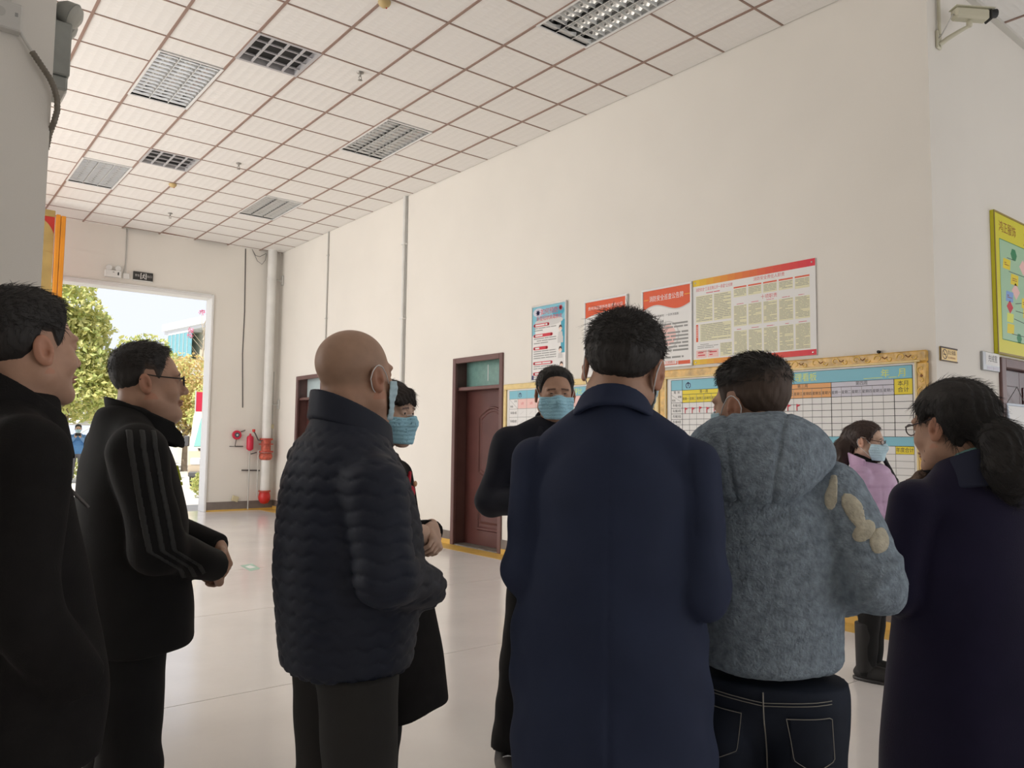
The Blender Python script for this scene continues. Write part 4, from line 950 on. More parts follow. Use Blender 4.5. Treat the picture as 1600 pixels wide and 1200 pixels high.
canopy(2.65, 24.0, 2.6, 3.0, 2.1, 2.75, 'white arched carport canopy above the outdoor photographer')
canopy(5.8, 34.5, 4.0, 3.0, 1.9, 2.9, 'white arched carport canopy behind the glasses man, beside the parked van')
canopy(2.0, 38, 3.0, 3, 1.8, 2.5, 'farther white carport canopy between the nearer ones')
# parked van, mostly hidden by the door jamb
VAN = mat('van_beige', rgb(206, 190, 168), .35, coat=.4); VGL = mat('van_glass', rgb(120, 170, 164), .08, spec=.9); VDK = mat('van_dark', (.08, .08, .085), .5)
t = thing('parked_van', 'beige van with a green-tinted windscreen half hidden by the right doorway edge', 'van', (4.85, 14.75, -.012), math.radians(66))
prof = [(-.0, .32), (-.06, .62), (-.02, .98), (.10, 1.05), (.62, 1.92), (.85, 2.05), (4.3, 2.08), (4.5, 1.9), (4.55, .4), (4.4, .30)]
b = MB(); b.prism([(x, z) for x, z in prof], -.0, 1.72); b.build('body', VAN, t)
def onws(u): return (.10 + .52 * u, 1.05 + .87 * u)
(xa, za), (xb, zb) = onws(.05), onws(.93)
b = MB(); b.add([(xa - .012, .10, za + .008), (xa - .012, 1.62, za + .008), (xb - .012, 1.52, zb + .008), (xb - .012, .20, zb + .008), (xa + .03, .10, za), (xa + .03, 1.62, za), (xb + .03, 1.52, zb), (xb + .03, .20, zb)],
                [(0, 3, 2, 1), (4, 5, 6, 7), (0, 1, 5, 4), (2, 3, 7, 6)]); b.build('windscreen', VGL, t)
for k in range(2): MB().box(.75 + 1.7 * k, 2.25 + 1.7 * k, -.012, .0, 1.15, 1.85).build('side_window', VGL, t)
for k in range(5): MB().bbox(-.085, -.03, .30, 1.42, .46 + .075 * k, .50 + .075 * k, .004).build('grille_slat', VDK if k % 2 else ALU, t)
for yy in (.06, 1.42): MB().bbox(-.075, .0, yy, yy + .24, .62, .80, .02).build('headlight', mat('headlight', (.8, .82, .84), .1), t)
MB().bbox(-.12, .02, .02, 1.70, .30, .44, .03).build('bumper', VDK, t)
l = MB(); l.prism([(.0, .0), (.06, .05), (.13, .10), (.09, .02), (.05, -.04)], -.01, .0); lo = l.build('emblem', VDK, t); lo.location = (-.055, .80, .84); lo.rotation_euler = (0, 0, -R90)
for x in (.85, 3.6):
    for yy in (-.03, 1.55):
        l = MB(); l.lathe([(.20, 0), (.33, .0), (.34, .03), (.34, .17), (.33, .2), (.2, .2)], (x, yy, .33), (0, 1, 0), 20); l.build('wheel', BLACK, t)
for yy in (-.16, 1.76): MB().bbox(.28, .40, yy, yy + .13, 1.10, 1.38, .02).build('side_mirror', VDK, t)
MB().tube([(.2, .5, 1.10), (.42, 1.1, 1.44)], .010, 5).build('wiper', BLACK, t)
MB().bbox(-.05, .28, .2, 1.5, 1.035, 1.06, .006).build('dash_cowl', VDK, t)
t = thing('red_banner', 'red banner on a pole behind the van windscreen', 'banner', (5.05, 21.0, -.012))
MB().tube([(0, 0, 0), (0, 0, 2.9)], .02, 6).build('pole', STEELW, t); MB().bbox(.02, .34, -.01, .01, 2.0, 2.86, .004).build('flag', mat('banner_red', rgb(206, 40, 70), .6), t)
# other cars far behind
CARW = mat('car_white', (.62, .62, .64), .3, coat=.5)
def car(x, y, rz, m, label):
    t = thing('parked_car', label, 'car', (x, y, -.012), rz, 'parked cars outside')
    b = MB(); b.prism([(0, .3), (.02, .62), (.9, .82), (1.5, 1.30), (2.9, 1.34), (3.7, .92), (4.2, .86), (4.25, .35)], 0, 1.65); b.build('body', m, t)
    for yy in (-.008, 1.65): MB().prism([(1.05, .86), (1.55, 1.24), (2.85, 1.27), (3.4, .92)], yy, yy + .008).build('side_window', VGL, t)
    b = MB(); b.quad((.93, .08, .85), (1.47, .14, 1.285), (1.47, 1.51, 1.285), (.93, 1.57, .85)); b.v = [(x_ - .008, y_, z_ + .01) for x_, y_, z_ in b.v]; b.build('windscreen', VGL, t)
    for x_ in (.8, 3.3):
        for yy in (-.02, 1.5):
            l = MB(); l.lathe([(.15, 0), (.29, 0), (.30, .17), (.15, .17)], (x_, yy, .30), (0, 1, 0), 16); l.build('wheel', BLACK, t)
car(4.3, 24.2, math.radians(70), CARW, 'white parked car under the right-hand canopy')
car(.9, 31.0, math.radians(80), mat('car_silver', (.42, .43, .45), .3, metal=.4, coat=.5), 'silver parked car beyond the outdoor photographer')
# ------------------------------------------------------------------ people: smooth implicit shapes turned into meshes
f32 = np.float32
def ell(P, c, r, R=None):
    q = P - np.asarray(c, f32)
    if R is not None: q = q @ np.asarray(R, f32)
    r = np.asarray(r, f32); a = np.linalg.norm(q / r, axis=1); b = np.linalg.norm(q / (r * r), axis=1) + 1e-9
    return a * (a - 1) / b
def rc(P, a, b, ra, rb):
    a = np.asarray(a, f32); ba = np.asarray(b, f32) - a; pa = P - a
    t = np.clip(pa @ ba / max(1e-9, float(ba @ ba)), 0, 1)
    return np.linalg.norm(pa - t[:, None] * ba, axis=1) - (ra + (rb - ra) * t)
def sbox(P, c, h, r):
    q = np.abs(P - np.asarray(c, f32)) - (np.asarray(h, f32) - r)
    return np.linalg.norm(np.maximum(q, 0), axis=1) + np.minimum(q.max(1), 0) - r
def smin(a, b, k):
    h = np.clip(.5 + .5 * (b - a) / k, 0, 1); return b * (1 - h) + a * h - k * h * (1 - h)
def smax(a, b, k): return -smin(-a, -b, k)
def sstep(a, b, x): t = np.clip((x - a) / (b - a), 0, 1); return t * t * (3 - 2 * t)
def loft(P, keys, kz=.02):
    """stack of ellipses (z, cx, cy, rx, ry) from the hem up"""
    K = np.array(sorted(keys), f32); z = np.linspace(K[0, 0], K[-1, 0], 240)
    def cub(col):                                     # smooth interpolation
        m = np.gradient(K[:, col], K[:, 0]); i = np.clip(np.searchsorted(K[:, 0], z, side='right') - 1, 0, len(K) - 2)
        h = K[i + 1, 0] - K[i, 0]; t = (z - K[i, 0]) / h
        return (2*t**3-3*t**2+1)*K[i, col] + (t**3-2*t**2+t)*h*m[i] + (-2*t**3+3*t**2)*K[i+1, col] + (t**3-t**2)*h*m[i+1]
    C = [cub(c) for c in range(1, 5)]
    cx, cy, rx, ry = (np.interp(P[:, 2], z, c) for c in C)
    u = (P[:, 0] - cx) / rx; v = (P[:, 1] - cy) / ry; a = np.sqrt(u * u + v * v); b = np.sqrt((u / rx) ** 2 + (v / ry) ** 2) + 1e-9
    d = np.where(a > .3, a * (a - 1) / b, (a - 1) * np.minimum(rx, ry))
    return smax(smax(d, K[0, 0] - P[:, 2], kz), P[:, 2] - K[-1, 0], kz)
def snets(f, lo, hi, h):
    B = 4; lo = np.asarray(lo, f32); hi = np.asarray(hi, f32); nc = np.maximum(2, np.ceil((hi - lo) / (h * B)).astype(int))
    ax = [lo[i] + (np.arange(nc[i]) + .5) * B * h for i in range(3)]
    C = np.stack(np.meshgrid(*ax, indexing='ij'), -1).reshape(-1, 3).astype(f32)
    dc = f(C).reshape(nc); act = np.abs(dc) < B * h * 1.35
    up = lambda a: a.repeat(B, 0).repeat(B, 1).repeat(B, 2)
    D = up(np.sign(dc).astype(f32) * 10); A = up(act); I = np.argwhere(A)
    D[A] = f((lo + (I + .5) * h).astype(f32))
    s = D < 0; nx, ny, nz = D.shape; cnt = np.zeros((nx - 1, ny - 1, nz - 1), np.int8); off = [(a, b, c) for a in (0, 1) for b in (0, 1) for c in (0, 1)]
    for a, b, c in off: cnt += s[a:nx - 1 + a, b:ny - 1 + b, c:nz - 1 + c]
    cells = np.argwhere((cnt > 0) & (cnt < 8)); vid = -np.ones(cnt.shape, np.int32); vid[tuple(cells.T)] = np.arange(len(cells))
    cd_ = {o: D[cells[:, 0] + o[0], cells[:, 1] + o[1], cells[:, 2] + o[2]] for o in off}
    S_ = np.zeros((len(cells), 3), f32); n = np.zeros(len(cells), f32)
    for o in off:
        for k in range(3):
            if o[k]: continue
            o2 = tuple(1 if q == k else o[q] for q in range(3)); a, b = cd_[o], cd_[o2]; m = (a < 0) != (b < 0)
            t = np.where(m, a / np.where(m, a - b, 1), 0); p = np.tile(np.array(o, f32), (len(cells), 1)); p[:, k] = t
            S_ += p * m[:, None]; n += m
    V = lo + (cells + .5 + S_ / n[:, None]) * h
    F = []
    for k in range(3):
        sl0 = [slice(None)] * 3; sl1 = [slice(None)] * 3; sl0[k] = slice(0, -1); sl1[k] = slice(1, None)
        e = s[tuple(sl0)] != s[tuple(sl1)]; u, v = (k + 1) % 3, (k + 2) % 3; E_ = np.argwhere(e)
        ok = (E_[:, u] > 0) & (E_[:, v] > 0) & (E_[:, u] < D.shape[u] - 1) & (E_[:, v] < D.shape[v] - 1); E_ = E_[ok]
        q = []
        for du, dv in ((1, 1), (0, 1), (0, 0), (1, 0)):
            c = E_.copy(); c[:, u] -= du; c[:, v] -= dv; q.append(vid[tuple(c.T)])
        q = np.stack(q, 1); fl = ~s[tuple(E_.T)]; q[fl] = q[fl][:, ::-1]; F.append(q[(q >= 0).all(1)])
    return V.astype(f32), np.concatenate(F)
def tf(M, V): M = np.array(M, f32); return V @ M[:3, :3].T + M[:3, 3]
def join(parts):
    o = 0; Vs, Fs, Ts = [], [], []
    for p in parts:
        V, F = p[0], p[1]; Vs.append(V); Fs.append(F + o); o += len(V); Ts.append(p[2] if len(p) > 2 else np.ones((len(V), 3), f32))
    return np.concatenate(Vs), np.concatenate(Fs), np.concatenate(Ts)
def link(name, V, F, m, parent, tint=None, smooth=True):
    o = bpy.data.objects.new(name, np_mesh(name, V, F, m, None, smooth, tint)); COL.objects.link(o); o.parent = parent; return o
def absx(P): Q = P.copy(); Q[:, 0] = np.abs(Q[:, 0]); return Q
def wob(P, k, s=0.):                                   # cheap smooth pseudo-noise, about -1..1
    x, y, z = P[:, 0] * k, P[:, 1] * k, P[:, 2] * k
    return (np.sin(x * 1.7 + 1.3 * np.sin(y * 1.1 + s) + s) + np.sin(y * 1.9 + 1.5 * np.sin(z * 1.3 + s)) + np.sin(z * 1.6 + 1.2 * np.sin(x * 1.2 + 2 * s) + 1)) / 3

# ---- head, in its own frame: origin between the ears, +y is the face, +x the person's right
def skull(P, hp):
    Q = absx(P); w_, j = hp.get('w', 1.), hp.get('jaw', 1.)
    d = ell(P, (0, -.014, .043), (.077 * w_, .097, .082))
    d = smin(d, ell(P, (0, .030, -.018), (.063 * w_, .064, .088)), .03)
    d = smin(d, rc(Q, (.049 * j, .002, -.052), (.017 * j, .066, -.096), .029 * j, .021), .03)
    return smin(d, ell(P, (0, .074, -.100), (.024, .02, .018)), .02)
ER = np.array(Matrix.Rotation(.12, 3, 'X') @ Matrix.Rotation(-.38, 3, 'Z'))
def head(P, hp):
    Q = absx(P); d = skull(P, hp); w_ = hp.get('w', 1.)
    d = smin(d, ell(Q, (.041 * w_, .058, -.024), (.026, .024, .027)), .02)
    d = smin(d, ell(Q, (.025, .077, .029), (.030, .017, .011)), .014)
    d = smax(d, -ell(Q, (.031, .099, .012), (.017, .014, .0095)), .012)
    nz = .018 * (1 - hp.get('nose', 1.)); d = smin(d, rc(P, (0, .085, .020), (0, .1075 - nz, -.022), .0075, .0100), .011)
    d = smin(d, ell(P, (0, .1085 - nz, -.0265), (.012, .0105, .0095)), .006)
    d = smin(d, ell(Q, (.0135, .0975, -.0300), (.0075, .010, .0075)), .006)
    lid = ell(Q, (.031, .0785, .0115), (.0165, .0130, .0112)); sl_ = hp.get('eye', .0030)
    lid = smax(lid, -ell(Q, (.031, .093, .0105), (.0128, .0085, sl_)), .0015)
    d = smin(d, lid, .005)
    d = smin(d, ell(Q, (.009, .0915, -.0575), (.018, .0105, .0050)), .005)
    d = smin(d, ell(Q, (.007, .0895, -.0670), (.016, .0105, .0058)), .005)
    d = smax(d, -rc(Q, (0, .1030, -.0622), (.024, .090, -.0630), .0016, .0012), .003)
    # neck
    nr = hp.get('neck', .056); nb = hp.get('neck_b', -.045)
    d = smin(d, rc(P, (0, -.020, -.05), (0, nb, -.20), nr, nr + .006), .03)
    if hp.get('fat'): d = smin(d, ell(P, (0, -.062, -.062), (.058, .030, .040)), .025); d = smin(d, ell(P, (0, .03, -.105), (.055, .05, .035)), .03)
    # ears
    e = .077 * w_; er = hp.get('ear', 1.); n_ = ER[:, 0]; ec = np.array((e + .008, -.014, .000)); at_ = lambda a, b, c: ec + ER @ np.array((a, b, c))
    o = ell(Q, ec, (.0075, .0190 * er, .0325 * er), ER)
    o = smax(o, -ell(Q, at_(.0080, .0035, .004), (.0060, .0105 * er, .0215 * er), ER), .0025)
    o = smin(o, rc(Q, at_(.0035, -.008, .010), at_(.004, -.006, -.010), .0034, .0030), .003)
    o = smax(o, -ell(Q, at_(.0060, .004, -.006), (.0075, .0065, .0095), ER), .002)
    o = smin(o, ell(Q, at_(.0030, .0135, -.004), (.0045, .0040, .0065), ER), .003)
    o = smin(o, ell(Q, at_(.0005, .005, -.0265), (.0055, .0085, .0080), ER), .005)
    return smin(d, o, .007)
BROW = lambda V: (np.abs(np.abs(V[:, 0]) - .031) < .018) & (np.abs(V[:, 2] - .0300 - .12 * (.031 - np.abs(V[:, 0]))) < .0035) & (V[:, 1] > .06)
def skin_tint(V, hp):
    T = np.ones((len(V), 3), f32); Q = np.abs(V[:, 0])
    lip = (Q < .024 - .3 * np.abs(V[:, 2] + .0625)) & (np.abs(V[:, 2] + .0625) < .0095) & (V[:, 1] > .085); T[lip] *= (.86, .70, .68)
    if not hp.get('nobrow'): T[BROW(V)] *= (.30, .28, .30)
    ear = (Q > .079 * hp.get('w', 1.)) & (np.abs(V[:, 2]) < .05); T[ear] *= (1.05, .88, .84)
    st = hp.get('stub', 0)                            # shaved beard or scalp
    if st:
        s = sstep(-.03, -.07, V[:, 2]) * sstep(.0, .04, V[:, 1]); T *= 1 - st * s[:, None] * np.array((.30, .24, .20), f32)
    if hp.get('bald'):
        s = sstep(.0, .03, V[:, 2] - np.interp(V[:, 1], [-.13, -.05, .0, .04, .07, .11], [-.035, -.03, .0, .03, .075, .10])); T *= 1 - s[:, None] * np.array((.15, .10, .10), f32)
    return T
SKIN = mat('skin', (.50, .295, .205), .5, var=.05, vscale=40, attr=True, bump=.05, bscale=260, bdist=.002, spec=.4)
SKINL = mat('skin_light', (.64, .43, .325), .5, var=.04, vscale=40, attr=True, spec=.4)
HAIR = mat('black_hair', (.018, .0155, .0145), .62, attr=True, bump=.25, bscale=220, stretch=(1, 1, .12), bdist=.003, spec=.5)
HAIRB = mat('brown_black_hair', (.028, .019, .015), .6, attr=True, bump=.25, bscale=220, stretch=(1, 1, .12), bdist=.003)
MASK = mat('blue_mask', rgb(168, 220, 240), .7, var=.04, vscale=60, bump=.15, bscale=700, bdist=.001); MASKP = mat('pale_blue_mask', rgb(200, 230, 242), .7, bump=.15, bscale=700, bdist=.001); LOOP = mat('mask_white', (.82, .82, .82), .6)
EYE = mat('eye', (.72, .70, .68), .2, attr=True)
def strands(V, F, hp, n, flow, ln, seed, wd=.0007, lift=.35, sel=None, keep=None):
    g = np.random.default_rng(seed); a, b, c = V[F[:, 0]], V[F[:, 1]], V[F[:, 2]]; N = np.cross(b - a, c - a); ar = np.linalg.norm(N, axis=1); N /= ar[:, None] + 1e-12; ctr = (a + V[F[:, 2]]) / 2
    ok = np.ones(len(F), bool) if sel is None else sel(ctr); ok = ok & (keep(ctr) if keep is not None else True); pr_ = ar * ok
    if pr_.sum() <= 0: return np.zeros((0, 3), f32), np.zeros((0, 4), np.int64)
    pr_ = pr_ / pr_.sum(); i = g.choice(len(F), n, p=pr_); p = ctr[i] + g.normal(size=(n, 3)) * .0015; nn = N[i]
    t = flow(p) + g.normal(size=(n, 3)) * .16; t -= (t * nn).sum(1)[:, None] * nn; t /= np.linalg.norm(t, axis=1)[:, None] + 1e-9
    L = (ln(p) if callable(ln) else ln) * (.6 + .7 * g.random(n)); l0 = lift * (.4 + .9 * g.random(n)); s = np.cross(t, nn); w_ = wd * (.7 + .6 * g.random(n))
    p0 = p - nn * .002; p1 = p + (t * L[:, None] * .5 + nn * (L * l0 * .5)[:, None]); p2 = p + t * L[:, None] + nn * (L * l0 * .75)[:, None]
    rings = []
    for q, k in ((p0, 1.), (p1, .85), (p2, .12)):
        for ang in (0, 2.094, 4.189): rings.append(q + (s * math.cos(ang) + nn * math.sin(ang)) * (w_ * k)[:, None])
    W_ = np.stack(rings, 1).reshape(-1, 3); base = (np.arange(n) * 9)[:, None]; F2 = []
    for r_ in (0, 3):
        for k in range(3): F2.append(base + np.array([[r_ + k, r_ + (k + 1) % 3, r_ + 3 + (k + 1) % 3, r_ + 3 + k]]))
    return W_.astype(f32), np.concatenate(F2)
def short_hair(y, z, top, side, extra=None):
    zl = lambda yy: np.interp(yy, y, z)
    def t(P):
        dist = P[:, 2] - zl(P[:, 1]) - .012 * np.exp(-((np.abs(P[:, 0]) - .043) / .016) ** 2) * (P[:, 1] > .045); s = sstep(0, np.where(P[:, 1] < -.02, .05, np.where(P[:, 1] > .05, .040, .028)), dist); th = side + (top - side) * sstep(.035, .105, P[:, 2])
        return -.003 + (th + .003) * s
    return t
STD = ([-.13, -.07, -.045, -.028, -.012, .012, .026, .038, .050, .066, .085, .11], [-.070, -.066, -.055, -.020, .034, .030, -.004, .012, .046, .076, .092, .10])
def hand_parts(left, curl=.9, spread=0., thumb=.5):
    """a hand with the wrist at the origin, fingers along +y, back of the hand +z, thumb on +x (mirrored for left)"""
    ch = []
    for i, (x, L, r) in enumerate(((.0265, .072, .0088), (.009, .080, .0090), (-.009, .075, .0086), (-.026, .060, .0078))):
        p = np.array((x, .088 - .006 * (i == 3), .002)); a = 0.; sp = spread * (x / .03)
        for k, fr in enumerate((.46, .30, .24)):
            a += curl * (.75, 1.0, .7)[k] * (1 + .06 * i); q = p + L * fr * np.array((math.sin(sp), math.cos(a) * math.cos(sp), -math.sin(a))); ch.append((p, q, r * (1 - .09 * k), r * (1 - .09 * (k + 1)))); p = q
    p = np.array((.028, .022, -.006)); 
    for d_, L, r0, r1 in (((.62, .70, -.30), .040, .0135, .0105), ((.62 - .5 * thumb, .80, -.45 * thumb - .1), .030, .0105, .0095), ((.3 - .5 * thumb, .85, -.6 * thumb), .024, .0095, .0078)):
        d_ = np.array(d_) / np.linalg.norm(d_); q = p + d_ * L; ch.append((p, q, r0, r1)); p = q
    def f(P):
        d = sbox(P, (0, .047, -.001), (.039, .050, .014), .013); d = smin(d, ell(P, (.027, .030, -.010), (.017, .030, .013)), .012)
        d = smin(d, rc(P, (0, -.025, 0), (0, .01, 0), .027, .027), .02); fi = None
        for a, b, ra, rb in ch:
            e = rc(P, a, b, ra, rb); fi = e if fi is None else np.minimum(fi, e)
        return smin(d, fi, .006)
    V, F = snets(f, (-.06, -.08, -.11), (.085, .185, .045), .0032)
    if not left: V = V * np.array((-1, 1, 1), f32); F = F[:, ::-1]
    V = V * f32(.94)
    return V, F
HANDS = {}
def hand(left, curl, M, thumb=.5):
    k = (left, curl, thumb)
    if k not in HANDS: HANDS[k] = hand_parts(left, curl, .04, thumb)
    V, F = HANDS[k]; return tf(M, V), F
def hand_frame(w_, d, up):
    y = Vector(d).normalized(); z = Vector(up); z = (z - y * z.dot(y)).normalized(); x = y.cross(z)
    return Matrix(((x.x, y.x, z.x, w_[0]), (x.y, y.y, z.y, w_[1]), (x.z, y.z, z.z, w_[2]), (0, 0, 0, 1)))
def arm(P, A):
    (S_, E_, W_), (r0, r1, r2) = A
    d = smin(rc(P, S_, E_, r0, r1), rc(P, E_, W_, r1, r2), .025)
    n = np.array(W_, f32) - np.array(E_, f32); n /= np.linalg.norm(n)
    pl = (P - np.array(W_, f32)) @ n; return smax(d, np.where(np.linalg.norm(P - np.array(W_, f32), axis=1) < .12, pl, -1), .008)
def legs(P, L):
    d = ell(P, (L.get('cx', 0), L.get('cy', 0), L['hip'] + .03), (L.get('pw', .165), L.get('pd', .125), .13)); k = L.get('r', (.098, .076, .066))
    for s in (-1, 1):
        h_, kn, an = ((s * .085 + L.get('cx', 0), L.get('cy', 0), L['hip']), (s * L.get('kx', .10), .015, L['hip'] * .53), (s * L.get('ax', .105), -.01, .035))
        d = smin(d, smin(rc(P, h_, kn, k[0], k[1]), rc(P, kn, an, k[1], k[2]), .03), .035)
    d = d + .0020 * np.sin(P[:, 2] * 40 + 3 * np.sin(P[:, 0] * 14) + 2 * np.sin(P[:, 1] * 17)) * sstep(.62, .25, P[:, 2]) + .0022 * wob(P, 24, 1)
    return smax(d, L.get('cut', .028) - P[:, 2], .006)
def shoe(P, s, x):
    d = ell(P, (x, .055, .040), (.047, .135, .048)); d = smin(d, rc(P, (x, -.02, .05), (x, -.015, .10), .042, .044), .03)
    return smax(smax(d, -P[:, 2] + .001, .004), P[:, 2] - .115, .01)
def ring_collar(P, c, low, high, th, zl, zh, gap=0., gy=.02):
    """a shell between two ellipses (rx, ry at the low and the high edge); zl/zh give the edges as functions of P"""
    q = P - np.asarray(c, f32); a = zl(q); b = zh(q); t = np.clip((q[:, 2] - a) / np.maximum(1e-4, b - a), 0, 1); rx = low[0] + (high[0] - low[0]) * t; ry = low[1] + (high[1] - low[1]) * t
    e = np.sqrt((q[:, 0] / rx) ** 2 + (q[:, 1] / ry) ** 2); d = np.abs((e - 1) * np.minimum(rx, ry)) - th
    d = smax(smax(d, a - q[:, 2], .006), q[:, 2] - b, .006)
    if gap: d = smax(d, np.where(q[:, 1] > gy, gap * (1 + 3 * sstep(0, .1, q[:, 2] - a)) - np.abs(q[:, 0]), -1), .006)
    return d
def head_mat(sp):
    y, p, r = sp.get('hyaw', 0), sp.get('hpitch', 0), sp.get('hroll', 0)
    return Matrix.Translation(sp['head']) @ Matrix.Rotation(math.radians(-y), 4, 'Z') @ Matrix.Rotation(math.radians(-p), 4, 'X') @ Matrix.Rotation(math.radians(r), 4, 'Y') @ Matrix.Scale(sp.get('hs', 1.), 4)
def person(sp):
    # facing is given relative to the sight line from the photographer
    r = thing('person', sp['label'], 'person', (sp['loc'][0], sp['loc'][1], 0), -math.atan2(sp['loc'][0] - CAM[0], sp['loc'][1] - CAM[1]) - math.radians(sp['face']))
    hp = sp['hp']; HM = head_mat(sp); parts = []
    fj_ = sp['jacket'][0]; zn = sp.get('zn', 1.385 * sp['H'] / 1.65)
    def fhead(P):
        d = head(P, hp); m = P[:, 2] < -.09
        if m.any():
            Wp = tf(HM, P[m]); g = fj_(Wp) + .010; d[m] = np.where(Wp[:, 2] < zn, np.maximum(d[m], g), d[m])
        return d
    V, F = snets(fhead, (-.125, -.135, -.235), (.125, .135, .14), sp.get('hh', .0031)); parts.append((tf(HM, V), F, skin_tint(V, hp)))
    k = sp['H'] / 1.65; arms = sp['arms']; hip = sp.get('hip', .86 * k); hd = np.array(sp['head'], f32); hem = sp['jacket'][1][2] + .035
    def core(P):
        d = loft(P, [(hip - .06, 0, 0, .13, .09), (hip + .12, 0, 0, .12, .085), (1.2 * k, 0, 0, .135, .09), (1.33 * k, 0, 0, .13, .075), (1.39 * k, 0, 0, .06, .05)], .03)
        d = smin(d, rc(P, (0, -.01, 1.34 * k), hd + (0, -.03, -.10), .05, .045), .03)
        for (S_, E_, W_), _ in arms:
            E2 = np.array(E_); d = smin(d, np.minimum(rc(P, S_, E_, .042, .034), rc(P, E_, W_, .034, .024)), .03)
        for s in (-1, 1):
            a = sp.get('leg', {}); d = smin(d, np.minimum(rc(P, (s * .085, 0, hip), (s * a.get('kx', .10), .015, hip * .53), .07, .048), rc(P, (s * a.get('kx', .10), .015, hip * .53), (s * a.get('ax', .105), -.01, .06), .048, .034)), .02)
        g = fj_(P) + .014; return np.where((P[:, 2] < zn) & (P[:, 2] > hem + .01), np.maximum(d, g), d)
    xs = [q[0] for A in arms for q in A[0]] + [-.2, .2]; yy = [q[1] for A in arms for q in A[0]]
    lo = (min(xs) - .12, min(-.2, min(yy) - .1), -.02); hi = (max(xs) + .12, max(.2, max(yy) + .12), sp['head'][2])
    parts.append(snets(core, lo, hi, .018))
    for hd_ in sp.get('hands', ()): parts.append(hand(*hd_))
    Vb, Fb, Tb = join(parts); body = link('body', Vb, Fb, sp.get('skin', SKIN), r, Tb)
    # eyes
    for s in (-1, 1):
        b = MB(); b.lathe([(.0128 * math.sin(a), -.0128 * math.cos(a)) for a in np.linspace(.02, 3.12, 14)], (0, 0, 0), (0, 1, 0), 16)
        Ve = np.array(b.v, f32); T = np.ones((len(Ve), 3), f32); T[Ve[:, 1] > .0108] = (.06, .04, .03)
        # faces mix tris and ngons: keep the quads only
        Fq = np.array([f_ for f_ in b.f if len(f_) == 4], np.int32); link('eye', tf(HM, Ve + np.array((s * .031, .0772, .0112), f32)), Fq, EYE, body, T)
    # hair
    if 'hair' in sp:
        hs = sp['hair']; ex = hs.get('extra'); big = hs.get('box', ((-.125, -.15, -.12), (.125, .135, .165)))
        def fh(P):
            d = skull(P, hp) - hs['t'](P) + hs.get('rough', .0015) * (wob(P * np.array((1, 1, .35), f32), 150, 1) + .8 * wob(P * np.array((1, .6, .3), f32), 310, 2))
            if ex is not None: d = ex(P, d)
            return d
        V, F = snets(fh, big[0], big[1], hs.get('h', .0034)); t_ = hs['t'](V)
        T = np.ones((len(V), 3), f32); fade = hs.get('fade')
        if fade is not None: T = T * (1 + (1 - fade(V))[:, None] * (np.array(hs.get('fadecol', (5.5, 4.4, 3.6)), f32) - 1))
        hp_ = [(V, F, T)]
        for q, (n, flow, ln, lift, sel, wd) in enumerate(hs.get('strands', ())):
            hp_.append(strands(V, F, hp, n, flow, ln, 5 + q, wd, lift, sel, lambda c: head(c, hp) > .0012))
        Vh, Fh, Th = join(hp_); link('hair', tf(HM, Vh), Fh, sp.get('hairmat', HAIR), r, Th)
    if sp.get('mask'):
        smooth_face = lambda P: smin(smin(skull(P, hp), rc(P, (0, .082, .012), (0, .108, -.026), .010, .014), .03), ell(P, (0, .082, -.060), (.03, .018, .03)), .03)
        def fm(P):
            d0 = smin(smooth_face(P), ell(absx(P), (.041 * hp.get('w', 1.), .058, -.024), (.026, .024, .027)), .02); z = P[:, 2]; pleat = .0016 * np.abs(((z * 62 + 6 * np.abs(P[:, 0])) % 1) - .5) * 2
            sh = np.maximum(d0 - .0085 - pleat, -(d0 - .0050 - pleat))
            top = -.004 + .010 * sstep(.04, .0, np.abs(P[:, 0])); q = np.abs(P[:, 0])
            return smax(smax(smax(sh, z - top, .002), -.108 - z, .002), .030 + .30 * np.abs(z + .05) - P[:, 1], .002)
        V, F = snets(fm, (-.09, .0, -.125), (.09, .135, .025), .003); mk = link('face_mask', tf(HM, V), F, sp['mask'], r)
        b = MB(); b.tube([HM @ Vector((x, .1055 - 20 * x * x, .0005 + .005 * math.cos(x * 40))) for x in np.linspace(-.024, .024, 7)], .0015, 5); b.build('nose_strip', LOOP, mk)
        w_ = hp.get('w', 1.)
        for s in (-1, 1):
            pts = [(.067, .045, -.012), (.078, .025, .010), (.084, .004, .030), (.086, -.014, .034), (.085, -.030, .020), (.082, -.036, .000), (.0795, -.028, -.024), (.073, .004, -.050), (.062, .038, -.082)]
            pts = dense(pts, 26); b = MB(); b.tube([HM @ Vector((s * (x * w_ + .002), y, z)) for x, y, z in pts], .0014, 6); b.build('ear_loop', LOOP, mk)
    if sp.get('glasses'):
        gm = sp['glasses']; g_ = bpy.data.objects.new('glasses', None)
        b = MB()
        for s in (-1, 1):
            rim = [(s * (.034 + .024 * math.cos(a) * (1 if abs(math.cos(a)) < .7 else 1.05)), .103 - .10 * abs(.6 * math.cos(a) * .1 + .02 * s * s), .008 + .0155 * math.sin(a)) for a in np.linspace(0, 6.2832, 25)]
            rim = [(x, .106 - 2.4 * (abs(x)) ** 2, z) for x, _, z in rim]; b.tube([HM @ Vector(q) for q in rim], .0017, 6, cap=False)
        b.tube([HM @ Vector((x, .106 + .004 * math.cos(x * 150), .012)) for x in (-.011, -.005, .0, .005, .011)], .0017, 6)
        fr = b.build('glasses', gm, r)
